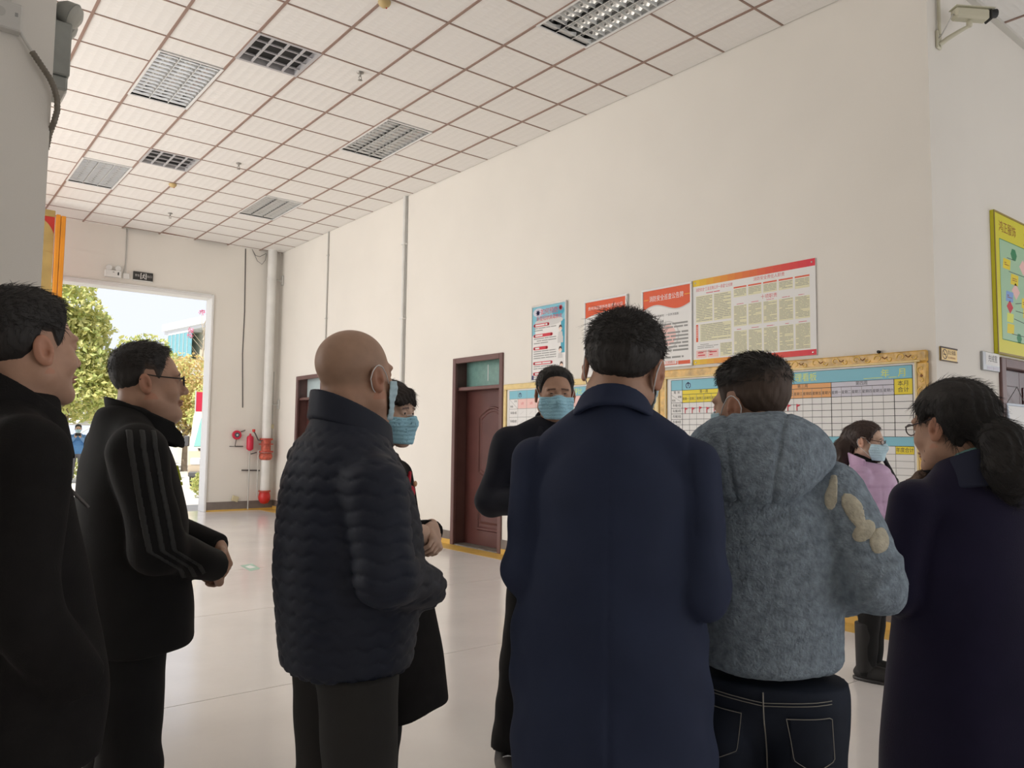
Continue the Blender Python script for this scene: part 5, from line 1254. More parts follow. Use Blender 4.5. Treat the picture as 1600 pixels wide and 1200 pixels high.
        for s in (-1, 1):
            tb = MB(); w_ = hp.get('w', 1.); tb.tube([HM @ Vector(q) for q in ((s * .058, .098, .013), (s * (.076 * w_), .085, .014), (s * (.0835 * w_ + .001), .02, .022), (s * (.086 * w_), -.008, .028), (s * (.085 * w_), -.03, .012))], [.0022, .0022, .0020, .0018, .0015], 6); tb.build('temple', gm, fr)
            ln_ = MB(); pl = [(s * (.034 + .022 * math.cos(a)), 0, .008 + .0140 * math.sin(a)) for a in np.linspace(0, 6.2832, 20)[:-1]]; pl = [HM @ Vector((x, .106 - 2.4 * x * x, z)) for x, _, z in pl]; ln_.add(pl, [tuple(range(len(pl)))]); ln_.build('lens', GLENS, fr)
    # garments
    jk = None
    if 'jacket' in sp:
        fj, lo, hi, h, m, nm = sp['jacket']; V, F = snets(fj, lo, hi, h); jk = link(nm, V, F, m, r)
        for nm2, f2, lo2, hi2, h2, m2 in sp.get('trims', ()):
            V, F = snets(f2, lo2, hi2, h2); link(nm2, V, F, m2, jk)
    lg = dict(hip=hip); lg.update(sp.get('leg', {})); tr = None
    if sp.get('trousers'):
        def ft(P):
            d = legs(P, lg); return np.where(P[:, 2] > hem + .012, np.maximum(d, fj_(P) + .008), d)
        V, F = snets(ft, (-.26, -.2, .0), (.26, .22, hip + .17), .009); tr = link(sp.get('trouser_name', 'trousers'), V, F, sp['trousers'], r)
    for s in (-1, 1):
        x = s * lg.get('ax', .105); V, F = snets(lambda P: shoe(P, s, x), (x - .06, -.09, -.01), (x + .06, .21, .13), .006); so = link('shoe', V, F, sp.get('shoe', BLACKSHOE), r)
        sb = lambda P: smax(ell(P * np.array((1, 1, .2), f32), (x, .055, .002), (.050, .139, .03)), np.abs(P[:, 2] - .010) - .010, .003)
        V, F = snets(sb, (x - .07, -.10, -.012), (x + .07, .22, .035), .005); link('sole', V, F, sp.get('sole', BLACKSHOE), so)
    return r, body, jk, tr, HM, lg
GLENS = mat('lens_glass', (.9, .92, .92), .05, alpha=.14, spec=.8)
BLACKSHOE = mat('black_shoe', (.018, .017, .017), .4)
BLACKCLOTH = mat('black_cloth', (.012, .0115, .0115), .85, var=.1, vscale=20, bump=.25, bscale=420, bdist=.002, spec=.25)
BLACKWOOL = mat('black_wool', (.014, .013, .013), .95, var=.15, vscale=16, bump=.35, bscale=260, bdist=.003, spec=.15)
NAVYDOWN = mat('navy_quilt', (.016, .021, .038), .62, var=.08, vscale=10, bump=.12, bscale=60, bdist=.004, spec=.35)
NAVYSUIT = mat('navy_suit', (.019, .028, .064), .75, var=.06, vscale=12, bump=.18, bscale=600, bdist=.001, spec=.3)
NAVYDARK = mat('dark_navy_suit', (.014, .016, .026), .8, var=.08, vscale=14, bump=.18, bscale=500, bdist=.001, spec=.3)
PURPLENAVY = mat('purple_navy_wool', (.016, .014, .036), .95, var=.1, vscale=9, bump=.3, bscale=300, bdist=.002, spec=.15, sheen=.15)
FLEECE = mat('grey_blue_fleece', (.265, .325, .385), .95, var=.28, vscale=55, detail=5, bump=.9, bscale=150, bdist=.008, spec=.15)
CREAMFL = mat('cream_fleece', (.62, .58, .46), .95, var=.15, vscale=60, bump=.8, bscale=150, bdist=.006, spec=.15)
DENIM = mat('dark_denim', (.012, .017, .030), .8, var=.35, vscale=7, bump=.25, bscale=500, bdist=.001, spec=.3)
STITCH = mat('pale_stitch', (.36, .34, .30), .8)
CHARCOAL = mat('charcoal_trousers', (.026, .025, .024), .85, var=.12, vscale=9, bump=.25, bscale=400, bdist=.001)
LILAC = mat('lilac_nylon', rgb(200, 168, 200), .5, var=.06, vscale=12, bump=.2, bscale=40, bdist=.006, spec=.4)
# ------------------------------------------------------------------ the ten people
def sho(P, z, w_, r, dz=.07, y=-.01, k=.03, neck=.035):      # the slope from neck to shoulder tips
    d = None
    for s in (-1, 1):
        e = rc(P, (s * neck, y - .01, z + dz * .8), (s * w_, y, z - .005), .055, r); d = e if d is None else np.minimum(d, e)
    return d
def ab(P, ax, c, w_): return np.exp(-((P[:, ax] - c) / w_) ** 2)
def folds(P, amp, k=30., s=0.): return amp * np.sin(P[:, 2] * k + 2.2 * np.sin(P[:, 0] * 9 + s) + 2.5 * np.sin(P[:, 1] * 11 + 2 * s))
UP = (0, 0, 1)
flow_fwd = lambda p: np.stack([p[:, 0] * 2.0, np.full(len(p), .5) + p[:, 1] * 0, -.15 - 0 * p[:, 2]], 1)
flow_down = lambda p: np.stack([p[:, 0] * 1.5, p[:, 1] * 2.5, np.full(len(p), -.35)], 1)
flow_spike = lambda p: np.stack([p[:, 0] * 3, p[:, 1] * .4 + .12, np.full(len(p), .35)], 1)
top_only = lambda c: c[:, 2] > .045

# --- 1: older man at the left edge
A1 = [((.19, -.05, 1.315), (.225, -.06, 1.06), (.175, .055, .90)), ((-.19, -.05, 1.315), (-.225, -.06, 1.06), (-.175, .055, .90))]
A1 = [(a, (.072, .062, .052)) for a in A1]
def j1(P):
    d = loft(P, [(.735, 0, .012, .205, .142), (.82, 0, .016, .205, .142), (.95, 0, .008, .20, .136), (1.08, 0, -.012, .195, .128), (1.22, 0, -.04, .19, .115), (1.32, 0, -.045, .165, .10), (1.39, 0, -.03, .10, .09), (1.44, 0, -.02, .07, .075)])
    d = smin(d, sho(P, 1.325, .175, .062, y=-.045), .03)
    for a in A1: d = smin(d, arm(P, a), .018)
    return d + folds(P, .003, 22) + .002 * wob(P, 20)
def c1(P): return ring_collar(P, (0, -.020, 0), (.106, .098), (.078, .080), .0065, lambda q: 1.385 - .62 * (q[:, 1] + .03) , lambda q: 1.458 - .62 * (q[:, 1] + .03), .010, .05)
SILVERBLK = None
person(dict(label='older man in a black jacket with a turned-down collar, cut by the left edge', loc=(-2.746, -4.180), face=75, H=1.65, head=(0, -.008, 1.518), hyaw=-14, hpitch=-5, hs=.90, hip=.84,
    hp=dict(w=1.0, jaw=1.03, stub=.3, neck=.060, ear=1.06), arms=A1, hands=[(False, .5, hand_frame((.165, .05, .90), (-.55, .03, -.85), (.6, .6, -.3))), (True, .5, hand_frame((-.165, .05, .90), (.55, .03, -.85), (-.6, .6, -.3)))],
    hair=dict(t=short_hair(*STD, .020, .0065), fade=lambda V: sstep(.0, .012, V[:, 2] - np.interp(V[:, 1], STD[0], STD[1]) - .006), rough=.0012,
              strands=[(1500, flow_fwd, .022, .25, top_only, .0006), (900, flow_down, .014, .12, None, .0006), (40, lambda p: np.stack([p[:, 0] * 0, 1 + 0 * p[:, 0], -.5 + 0 * p[:, 0]], 1), .045, .25, lambda c: (c[:, 1] > .065) & (c[:, 2] > .075), .0009)]),
    jacket=(j1, (-.34, -.25, .70), (.34, .22, 1.47), .0072, BLACKWOOL, 'jacket'),
    trims=[('collar', c1, (-.14, -.14, 1.22), (.14, .14, 1.52), .005, BLACKWOOL),
           ('zip_pull', lambda P: rc(P, (-.01, .083, 1.245), (.0, .118, 1.205), .004, .004), (-.03, .06, 1.18), (.03, .14, 1.27), .003, MATS['dark_wire'])],
    trousers=BLACKCLOTH))

# --- 2: man with glasses, black tracksuit jacket, hands clasped
A2 = [((.20, -.02, 1.315), (.245, .035, 1.055), (.055, .235, .975)), ((-.20, -.02, 1.315), (-.235, .10, 1.08), (-.045, .275, 1.005))]
A2 = [(a, (.075, .064, .047)) for a in A2]
def j2(P):
    d = loft(P, [(.765, 0, .035, .205, .158), (.85, 0, .028, .21, .158), (1.0, 0, .012, .21, .152), (1.13, 0, .006, .205, .148), (1.24, 0, .0, .195, .130), (1.32, 0, -.01, .165, .108), (1.39, 0, -.015, .10, .09), (1.43, 0, -.01, .075, .08)])
    d = smin(d, sho(P, 1.325, .175, .064), .03)
    for a in A2: d = smin(d, arm(P, a), .018)
    return d + folds(P, .0032, 26, 1) + .002 * wob(P, 18)
def c2(P): return ring_collar(P, (0, .042, 0), (.085, .096), (.094, .112), .006, lambda q: 1.345 - .30 * (q[:, 1]), lambda q: 1.425 - .42 * (q[:, 1] + .02) + .0 * q[:, 0], .030, .06)
def st2(k):
    S_, E_, W_ = A2[0][0]
    def f(P):
        d = j2(P) - .0032
        off = P[:, 1] * .75 - P[:, 2] * .0 - np.interp(P[:, 2], [.9, 1.0, 1.06, 1.33], [.20, .12, .03, -.02]) * .75
        band = np.abs(off - .022 * k) - .0055
        return smax(smax(smax(d, -(d + .008), .001), band, .001), smax(.175 - P[:, 0], P[:, 2] - 1.37, .001), .001)
    return f
STRIPE = mat('grey_stripe', (.030, .031, .031), .75)
r2, b2, k2, t2, HM2, _ = person(dict(label='man in rectangular glasses and a black tracksuit jacket with hands clasped', loc=(-2.413, -3.546), face=80, H=1.64, head=(0, .040, 1.503), hyaw=8, hpitch=-4, hs=.91, hip=.84,
    hp=dict(w=1.02, jaw=1.1, stub=.25, neck=.064, fat=1, ear=1.0), arms=A2,
    hands=[(False, 1.0, hand_frame((.060, .232, .978), (-.72, .42, -.55), (.50, .85, .1))), (True, .9, hand_frame((-.050, .270, 1.008), (.70, .12, -.70), (-.25, .95, .1)))],
    hair=dict(t=short_hair(STD[0], [z + (.012 if y > .03 else 0) for y, z in zip(*STD)], .016, .003), fade=lambda V: sstep(.004, .050, V[:, 2] - np.interp(V[:, 1], STD[0], STD[1])), fadecol=(7, 5.4, 4.4), rough=.001,
              strands=[(1700, flow_fwd, .016, .45, top_only, .0006), (500, flow_down, .007, .15, None, .0005)]),
    glasses=BLACK, jacket=(j2, (-.35, -.23, .73), (.35, .34, 1.46), .0072, BLACKCLOTH, 'tracksuit_jacket'),
    trims=[('collar', c2, (-.14, -.16, 1.24), (.14, .20, 1.52), .005, BLACKCLOTH), ('zipper', lambda P: smax(np.abs(j2(P)) - .003, np.abs(P[:, 0]) - .006, .001), (-.02, .1, .76), (.02, .22, 1.36), .004, mat('zip_grey', (.06, .06, .06), .4))] +
          [('sleeve_stripe', st2(k), (.17, -.12, .9), (.34, .26, 1.40), .0042, STRIPE) for k in (-1, 0, 1)],
    trousers=BLACKCLOTH, leg=dict(r=(.10, .078, .068))))
def stick(name, f, parent, quads, m, th=.002, side=1, eps=.003):
    """raise small flat shapes on the cloth: each is a list of (x, z) on the front (side 1) or back (-1) of f"""
    b = MB()
    for pts in quads:
        Q = np.array([(x, 0, z) for x, z in pts], f32); ys_ = np.linspace(.34, -.34, 681, dtype=f32) * side; out = []
        for q in Q:
            L_ = np.tile(q, (len(ys_), 1)); L_[:, 1] = ys_; dd = f(L_); i = int(np.argmax(dd < 0)); out.append(float(ys_[i]))
        n = len(pts); lo_ = [(q[0], y - .004 * side, q[2]) for q, y in zip(Q, out)]; hi_ = [(q[0], y + (eps + th) * side, q[2]) for q, y in zip(Q, out)]
        b.add(lo_ + hi_, [tuple(range(n)), tuple(range(2 * n - 1, n - 1, -1))] + [(i, i + n, (i + 1) % n + n, (i + 1) % n) for i in range(n)])
    return b.build(name, m, parent)
LOGO = mat('lime_logo', rgb(196, 208, 40), .5)
stick('chest_emblem', j2, k2, [[(.050 + .016 * i, 1.228), (.061 + .016 * i, 1.228), (.061 + .016 * i - .010, 1.228 + .014 + .012 * i), (.052 + .016 * i - .010, 1.228 + .018 + .012 * i)] for i in range(3)] + [[(.050, 1.222), (.094, 1.222), (.094, 1.214), (.050, 1.214)]], LOGO)

# --- 3: bald man in the navy quilted jacket
A3 = [((.180, -.01, 1.235), (.235, .0, 1.03), (.11, .185, .965)), ((-.185, -.01, 1.29), (-.235, -.02, 1.04), (-.12, .19, .955))]
A3 = [(a, (.080, .070, .052)) for a in A3]
def j3b(P):
    d = loft(P, [(.77, 0, .01, .178, .160), (.80, 0, .01, .185, .166), (.92, 0, .012, .198, .182), (1.05, 0, .010, .203, .188), (1.16, 0, .004, .200, .178), (1.26, 0, -.008, .185, .150), (1.33, 0, -.015, .150, .118), (1.39, 0, -.012, .095, .09), (1.42, 0, -.01, .08, .085)])
    d = smin(d, smin(rc(P, (.035, -.02, 1.335), (.160, -.01, 1.235), .055, .066), rc(P, (-.035, -.02, 1.350), (-.165, -.01, 1.295), .055, .068), .03), .035)
    for a in A3: d = smin(d, arm(P, a), .02)
    return d
def j3(P):
    d = j3b(P) + .003 * wob(P, 14, 2)
    u = np.arctan2(P[:, 0], -P[:, 1]) * .19; ph = P[:, 2] + .012 * (2 * np.abs((u / .055) % 1 - .5) - .5); q = np.abs((ph / .037) % 1 - .5) * .037
    return d + .0048 * np.exp(-((.0185 - q) / .0050) ** 2) * sstep(1.40, 1.36, P[:, 2]) - .003
def c3(P): return ring_collar(P, (0, .005, 0), (.098, .104), (.088, .098), .010, lambda q: 1.365 - .35 * q[:, 1], lambda q: 1.432 - .46 * q[:, 1], .012, .05)
r3, b3, k3, t3, HM3, _ = person(dict(label='bald man in a navy quilted jacket and dark grey trousers, seen from behind', loc=(-2.014, -4.119), face=66, H=1.64, head=(-.008, .018, 1.510), hyaw=-21, hpitch=-4, hs=1.055, hip=.82,
    hp=dict(w=1.03, jaw=1.12, bald=1, neck=.070, fat=1, nobrow=0, ear=.95, neck_b=-.03), arms=A3,
    hands=[(False, .8, hand_frame((.11, .185, .965), (-.95, .2, -.15), (.3, .8, .5))), (True, .8, hand_frame((-.12, .19, .955), (.8, .5, -.15), (-.3, .8, .5)))],
    mask=MASKP, jacket=(j3, (-.36, -.26, .73), (.36, .31, 1.45), .0056, NAVYDOWN, 'quilted_jacket'),
    trims=[('collar', c3, (-.14, -.14, 1.30), (.14, .16, 1.53), .005, NAVYDOWN)],
    trousers=CHARCOAL, leg=dict(r=(.104, .086, .076), pw=.150, pd=.115, kx=.095)))
stick('back_emblem', j3b, k3, [[(-.115, 1.265), (-.085, 1.272), (-.080, 1.245), (-.098, 1.228), (-.118, 1.240)]], mat('navy_emblem', rgb(40, 52, 92), .6), side=-1)

# --- 4: woman in the long black coat
A4 = [((.150, -.01, 1.215), (.185, .03, .99), (.045, .185, 1.025)), ((-.150, -.01, 1.215), (-.185, .03, .99), (-.035, .195, 1.03))]
A4 = [(a, (.060, .052, .042)) for a in A4]
def j4(P):
    d = loft(P, [(.43, 0, .02, .245, .235), (.55, 0, .02, .232, .218), (.80, 0, .01, .200, .175), (.98, 0, 0, .165, .125), (1.10, 0, .0, .160, .112), (1.20, 0, -.005, .150, .10), (1.26, 0, -.01, .11, .085), (1.31, 0, -.01, .06, .062)])
    d = smin(d, sho(P, 1.225, .135, .052, dz=.06), .03)
    for a in A4: d = smin(d, arm(P, a), .018)
    a = np.arctan2(P[:, 0], P[:, 1]); return d + .006 * np.sin(5 * a + 1) * sstep(1.0, .55, P[:, 2]) + .002 * wob(P, 18, 3)
def bob(P, d):
    Q = absx(P); d = smin(d, rc(Q, (.055, -.035, .03), (.072, -.030, -.085), .030, .026), .02); d = smin(d, rc(P, (0, -.085, .02), (0, -.085, -.09), .045, .040), .03); d = smin(d, rc(Q, (.066, .020, .03), (.074, .022, -.055), .018, .012), .012)
    d = smin(d, rc(Q, (.0, .082, .090), (.056, .062, .060), .018, .016), .015); d = smin(d, rc(Q, (.0, .097, .066), (.050, .078, .046), .010, .009), .012)
    return d + .0018 * np.sin(P[:, 0] * 420 + 60 * P[:, 1] + 3 * np.sin(P[:, 2] * 40))
tb = lambda P: np.where((P[:, 2] > np.interp(P[:, 1], [-.13, .02, .05, .075, .11], [-.12, -.12, .03, .078, .085])), .014, -.004)
RIB = mat('red_ribbon', rgb(196, 24, 54), .5, var=.15, vscale=40); SHIRTBG = mat('beige_pin', rgb(206, 160, 120), .5)
r4, b4, k4, t4, HM4, _ = person(dict(label='woman in a long black coat with a red bow, hands folded, beside the bald man', loc=(-1.575, -3.505), face=118, H=1.55, head=(0, .028, 1.440), hyaw=3, hpitch=4, hs=.93, hip=.78, skin=SKINL,
    hp=dict(w=.97, jaw=.92, neck=.048), arms=A4,
    hands=[(False, .9, hand_frame((.045, .185, 1.030), (-.80, .42, -.40), (.35, .80, .45))), (True, .9, hand_frame((-.035, .192, 1.035), (.72, .50, -.48), (-.2, .85, .5)))],
    hair=dict(t=tb, extra=bob, rough=.0012, box=((-.125, -.16, -.135), (.125, .135, .165)), strands=[(2200, flow_down, .026, .10, None, .0005), (150, lambda p: np.stack([p[:, 0], 0 * p[:, 0], -1 + 0 * p[:, 0]], 1), .022, .06, lambda c: (c[:, 1] > .08) & (c[:, 2] > .06), .0006)]), hairmat=HAIRB,
    mask=MASK, jacket=(j4, (-.30, -.27, .39), (.30, .30, 1.33), .0074, BLACKWOOL, 'long_coat'),
    trims=[('collar', lambda P: ring_collar(P, (0, .008, 0), (.092, .10), (.066, .074), .006, lambda q: 1.235 - .75 * q[:, 1], lambda q: 1.315 - .50 * q[:, 1], .020, .03), (-.13, -.12, 1.08), (.13, .14, 1.40), .005, BLACKWOOL),
           ('bow', lambda P: smin(smin(ell(P, (.030, .108, 1.178), (.026, .014, .026)), ell(P, (-.026, .110, 1.165), (.024, .013, .024)), .004), smin(rc(P, (.0, .112, 1.17), (-.012, .122, 1.105), .010, .014), rc(P, (.0, .11, 1.18), (-.01, .112, 1.235), .008, .006), .005), .006), (-.07, .07, 1.06), (.08, .16, 1.27), .0035, RIB),
           ('brooch', lambda P: ell(P, (-.028, .125, 1.195), (.011, .006, .011)), (-.05, .1, 1.17), (0, .15, 1.22), .003, SHIRTBG)],
    trousers=BLACKCLOTH, trouser_name='trousers', leg=dict(r=(.085, .056, .046), kx=.075, ax=.08)))

# --- 5: the masked speaker facing the camera
A5 = [((.190, -.005, 1.345), (.262, .00, 1.095), (.075, .215, 1.12)), ((-.190, -.005, 1.345), (-.24, .0, 1.085), (-.10, .205, 1.06))]
A5 = [(a, (.070, .063, .048)) for a in A5]
def j5(P):
    d = loft(P, [(.79, 0, .0, .195, .145), (.90, 0, 0, .190, .140), (1.05, 0, 0, .185, .135), (1.2, 0, 0, .190, .130), (1.31, 0, -.008, .168, .108), (1.39, 0, -.01, .10, .085), (1.44, 0, -.01, .068, .07)])
    d = smin(d, sho(P, 1.352, .172, .060), .03)
    for a in A5: d = smin(d, arm(P, a), .016)
    return d + folds(P, .0036, 30, 2) + .002 * wob(P, 20, 5)
def c5(P): return ring_collar(P, (0, .0, 0), (.105, .105), (.072, .080), .006, lambda q: 1.385 - .75 * (q[:, 1] + .02), lambda q: 1.458 - .62 * (q[:, 1] + .02), .014, .03)
SNEAK = mat('dark_sneaker', (.026, .024, .024), .6, bump=.2, bscale=300); SOLEW = mat('white_sole', (.62, .60, .58), .5)
r5, b5, k5, t5, HM5, L5 = person(dict(label='man speaking in a blue face mask and dark suit, facing the camera by the door', loc=(-.759, -3.521), face=171, H=1.665, head=(0, .03, 1.543), hyaw=0, hpitch=4, hs=.90, hip=.85,
    hp=dict(w=1.03, jaw=1.08, neck=.060, eye=.0022), arms=A5,
    hands=[(False, .9, hand_frame((.075, .215, 1.12), (-.85, .45, .1), (.3, .9, .2))), (True, .7, hand_frame((-.10, .205, 1.06), (.75, .55, .05), (-.4, .8, .4)))],
    hair=dict(t=short_hair(STD[0], [z + (.006 if y > .05 else 0) for y, z in zip(*STD)], .016, .007), fade=lambda V: sstep(-.006, .016, V[:, 2] - np.interp(V[:, 1], STD[0], STD[1])), fadecol=(9, 6, 4.6), rough=.0016, strands=[(1500, flow_fwd, .014, .3, top_only, .0006), (500, flow_down, .009, .12, None, .0005)]),
    mask=MASK, jacket=(j5, (-.36, -.23, .76), (.36, .30, 1.47), .0074, NAVYDARK, 'suit_jacket'),
    trims=[('collar', c5, (-.14, -.14, 1.26), (.14, .14, 1.54), .005, NAVYDARK), ('button', lambda P: ell(P, (-.012, .139, 1.10), (.011, .006, .011)), (-.03, .12, 1.08), (.01, .16, 1.12), .003, BLACK)],
    trousers=BLACKCLOTH, leg=dict(r=(.098, .078, .070), kx=.135, ax=.185, cut=.10), shoe=SNEAK, sole=SOLEW))
for s in (-1, 1):
    sh = [c for c in r5.children if c.name.startswith('shoe')][0 if s < 0 else 1]; x = s * L5['ax']
    b = MB()
    for q in range(5): y = .055 + .016 * q; z = .0885 - .005 * q - .0006 * q * q; b.tube([(x - .020, y, z - .007), (x, y + .004, z), (x + .020, y, z - .007)], .0035, 5); b.tube([(x - .018, y + .006, z - .006), (x + .018, y + .012, z - .010)], .003, 5)
    b.build('laces', LOOP, sh)

# --- 6: spiky-haired man in the navy suit, from behind
A6 = [((.176, -.012, 1.304), (.194, -.042, 1.035), (.120, .150, .985)), ((-.178, -.012, 1.308), (-.190, -.030, 1.055), (-.150, .165, .985))]
A6 = [(a, (.053, .052, .045)) for a in A6]
def j6b(P):
    d = loft(P, [(.625, 0, .0, .226, .150), (.74, -.006, 0, .220, .148), (.90, -.014, 0, .214, .144), (1.02, -.012, .0, .206, .138), (1.16, 0, -.004, .186, .130), (1.27, 0, -.012, .172, .112), (1.35, 0, -.015, .125, .095), (1.40, 0, -.012, .085, .082), (1.45, 0, -.01, .068, .074)])
    return smin(d, sho(P, 1.314, .165, .046, dz=.075, y=-.015, neck=.065), .022)
def j6(P):
    d = j6b(P)
    for a in A6: d = smin(d, arm(P, a), .010)
    back = sstep(0, -.03, P[:, 1]); ax_ = np.abs(P[:, 0] - .0)
    d = d + .0045 * np.exp(-((P[:, 0] - .004) / .0035) ** 2) * back * sstep(1.0, .8, P[:, 2])                       # vent
    d = d + .0018 * np.exp(-((P[:, 0] - .002) / .004) ** 2) * back * sstep(1.42, 1.36, P[:, 2])                       # back seam
    d = d + .0040 * np.exp(-((ax_ - .176 + .012 * sstep(1.2, 1.34, P[:, 2])) / .004) ** 2) * sstep(1.12, 1.16, P[:, 2])  # armhole seams
    return d + (.0035 * wob(P, 8.5, 1) + .0045 * np.sin(P[:, 2] * 26 - 30 * ax_ + 1) * np.exp(-((ax_ - .13) / .05) ** 2) * np.exp(-((P[:, 2] - 1.12) / .10) ** 2) * back) + .0040 * np.sin(P[:, 2] * 24 + 9 * ax_ + 2 * np.sin(P[:, 0] * 13)) * sstep(1.15, .95, P[:, 2]) * back + .0035 * np.sin(P[:, 2] * 52 + 20 * P[:, 1]) * sstep(.17, .20, ax_) * sstep(1.22, 1.1, P[:, 2]) + .0016 * wob(P, 16)
def c6(P): return ring_collar(P, (0, -.006, 0), (.098, .096), (.072, .078), .0065, lambda q: 1.420 - .45 * (q[:, 1] + .07) - .10 * np.maximum(0, np.abs(q[:, 0]) - .03), lambda q: 1.468 - .55 * (q[:, 1] + .06), .03, .03)
hz6 = ([-.13, -.09, -.065, -.040, -.028, -.012, .012, .026, .038, .050, .066, .085, .11], [-.052, -.058, -.050, -.030, -.012, .034, .030, -.004, .012, .046, .076, .092, .10])
r6, b6, k6, t6, HM6, _ = person(dict(label='spiky-haired man in a navy suit jacket with a back vent, seen from behind', loc=(-1.688, -4.768), face=6, H=1.65, head=(.017, .016, 1.514), hyaw=6, hpitch=4, hroll=8, hs=1.0, hip=.84,
    hp=dict(w=.99, neck=.057, ear=1.12), arms=A6,
    hands=[(False, .8, hand_frame((.120, .150, .985), (-.75, .6, -.1), (.4, .7, .5))), (True, .8, hand_frame((-.150, .165, .975), (.75, .6, -.1), (-.4, .7, .5)))],
    hair=dict(t=short_hair(*hz6, .014, .010), fade=lambda V: sstep(.004, .030, V[:, 2] - np.interp(V[:, 1], hz6[0], hz6[1])), rough=.0018,
              strands=[(3000, flow_fwd, .020, .3, top_only, .0006), (260, flow_spike, .020, .8, lambda c: (c[:, 2] > .085), .0006), (90, lambda p: np.stack([-1 + 0 * p[:, 0], .2 + 0 * p[:, 0], .25 + 0 * p[:, 0]], 1), .034, .8, lambda c: (c[:, 0] < -.035) & (c[:, 2] > .075), .0006), (1600, flow_down, .012, .12, None, .0005)]),
    mask=MASKP, jacket=(j6, (-.29, -.22, .59), (.29, .25, 1.48), .0064, NAVYSUIT, 'suit_jacket'),
    trims=[('collar', c6, (-.16, -.15, 1.28), (.16, .14, 1.53), .0045, NAVYSUIT)],
    trousers=NAVYDARK, leg=dict(r=(.098, .078, .068))))

# --- 7: man in the grey fleece hoodie
A7 = [((.172, -.005, 1.235), (.250, -.03, 1.045), (.17, .135, .985)), ((-.160, -.005, 1.235), (-.198, .01, 1.03), (-.10, .15, .98))]
A7 = [(a, (.078, .068, .058)) for a in A7]
CX7 = .012
def j7b(P):
    d = loft(P, [(.828, CX7, .0, .158, .130), (.848, CX7, 0, .171, .139), (.90, CX7, 0, .176, .142), (.99, CX7, 0, .178, .140), (1.11, CX7 * .6, -.004, .184, .138), (1.20, .0, -.010, .178, .125), (1.27, 0, -.015, .140, .108), (1.33, 0, -.01, .10, .09), (1.37, 0, -.01, .08, .08)])
    d = smin(d, sho(P, 1.245, .155, .066, dz=.07), .03)
    for a in A7: d = smin(d, arm(P, a), .014)
    back = sstep(.04, -.02, P[:, 1])
    d = d + .007 * np.sin(P[:, 2] * 60 + 3.5 * np.cos(P[:, 0] * 9) + 1.0) * back * sstep(1.0, .92, P[:, 2]) * sstep(.16, .0, np.abs(P[:, 0] - .02)) - .006 * np.exp(-((P[:, 2] - .915 - .05 * (P[:, 0] / .16) ** 2) / .018) ** 2) * back
    d = d + .004 * np.sin(P[:, 2] * 40 + 30 * P[:, 0]) * sstep(.17, .22, np.abs(P[:, 0]))
    return d
fz = lambda P: .0010 * wob(P, 95, 1) + .0012 * wob(P, 230, 3) + .002 * wob(P, 26, 2)
def j7(P): return j7b(P) + fz(P)
def h7(P):
    d = smax(ell(P, (.005, -.045, 1.330), (.172, .130, .104)), -ell(P, (-.02, .045, 1.435), (.088, .112, .092)), .035)
    d = smin(d, ell(P, (.008, -.115, 1.285), (.122, .062, .072)), .045)
    for s in (-1, 1): d = d + .0065 * np.exp(-((P[:, 0] - .006 - s * (.058 - .14 * (1.36 - P[:, 2]))) / .0045) ** 2) * sstep(-.02, -.06, P[:, 1])
    return d + fz(P)
def patch7(c, r_, R=None):
    return lambda P: smax(smax(j7(P) - .0035, -(j7(P) + .006), .002), ell(P, c, r_, R) + .004 * wob(P, 60), .004)
rz = lambda x, y, z: np.array(Matrix.Rotation(x, 3, 'X') @ Matrix.Rotation(y, 3, 'Y') @ Matrix.Rotation(z, 3, 'Z'))
hz7 = ([-.13, -.07, -.045, -.028, -.012, .012, .026, .038, .050, .066, .085, .11], [-.075, -.07, -.055, -.020, .034, .030, -.004, .012, .046, .076, .092, .10])
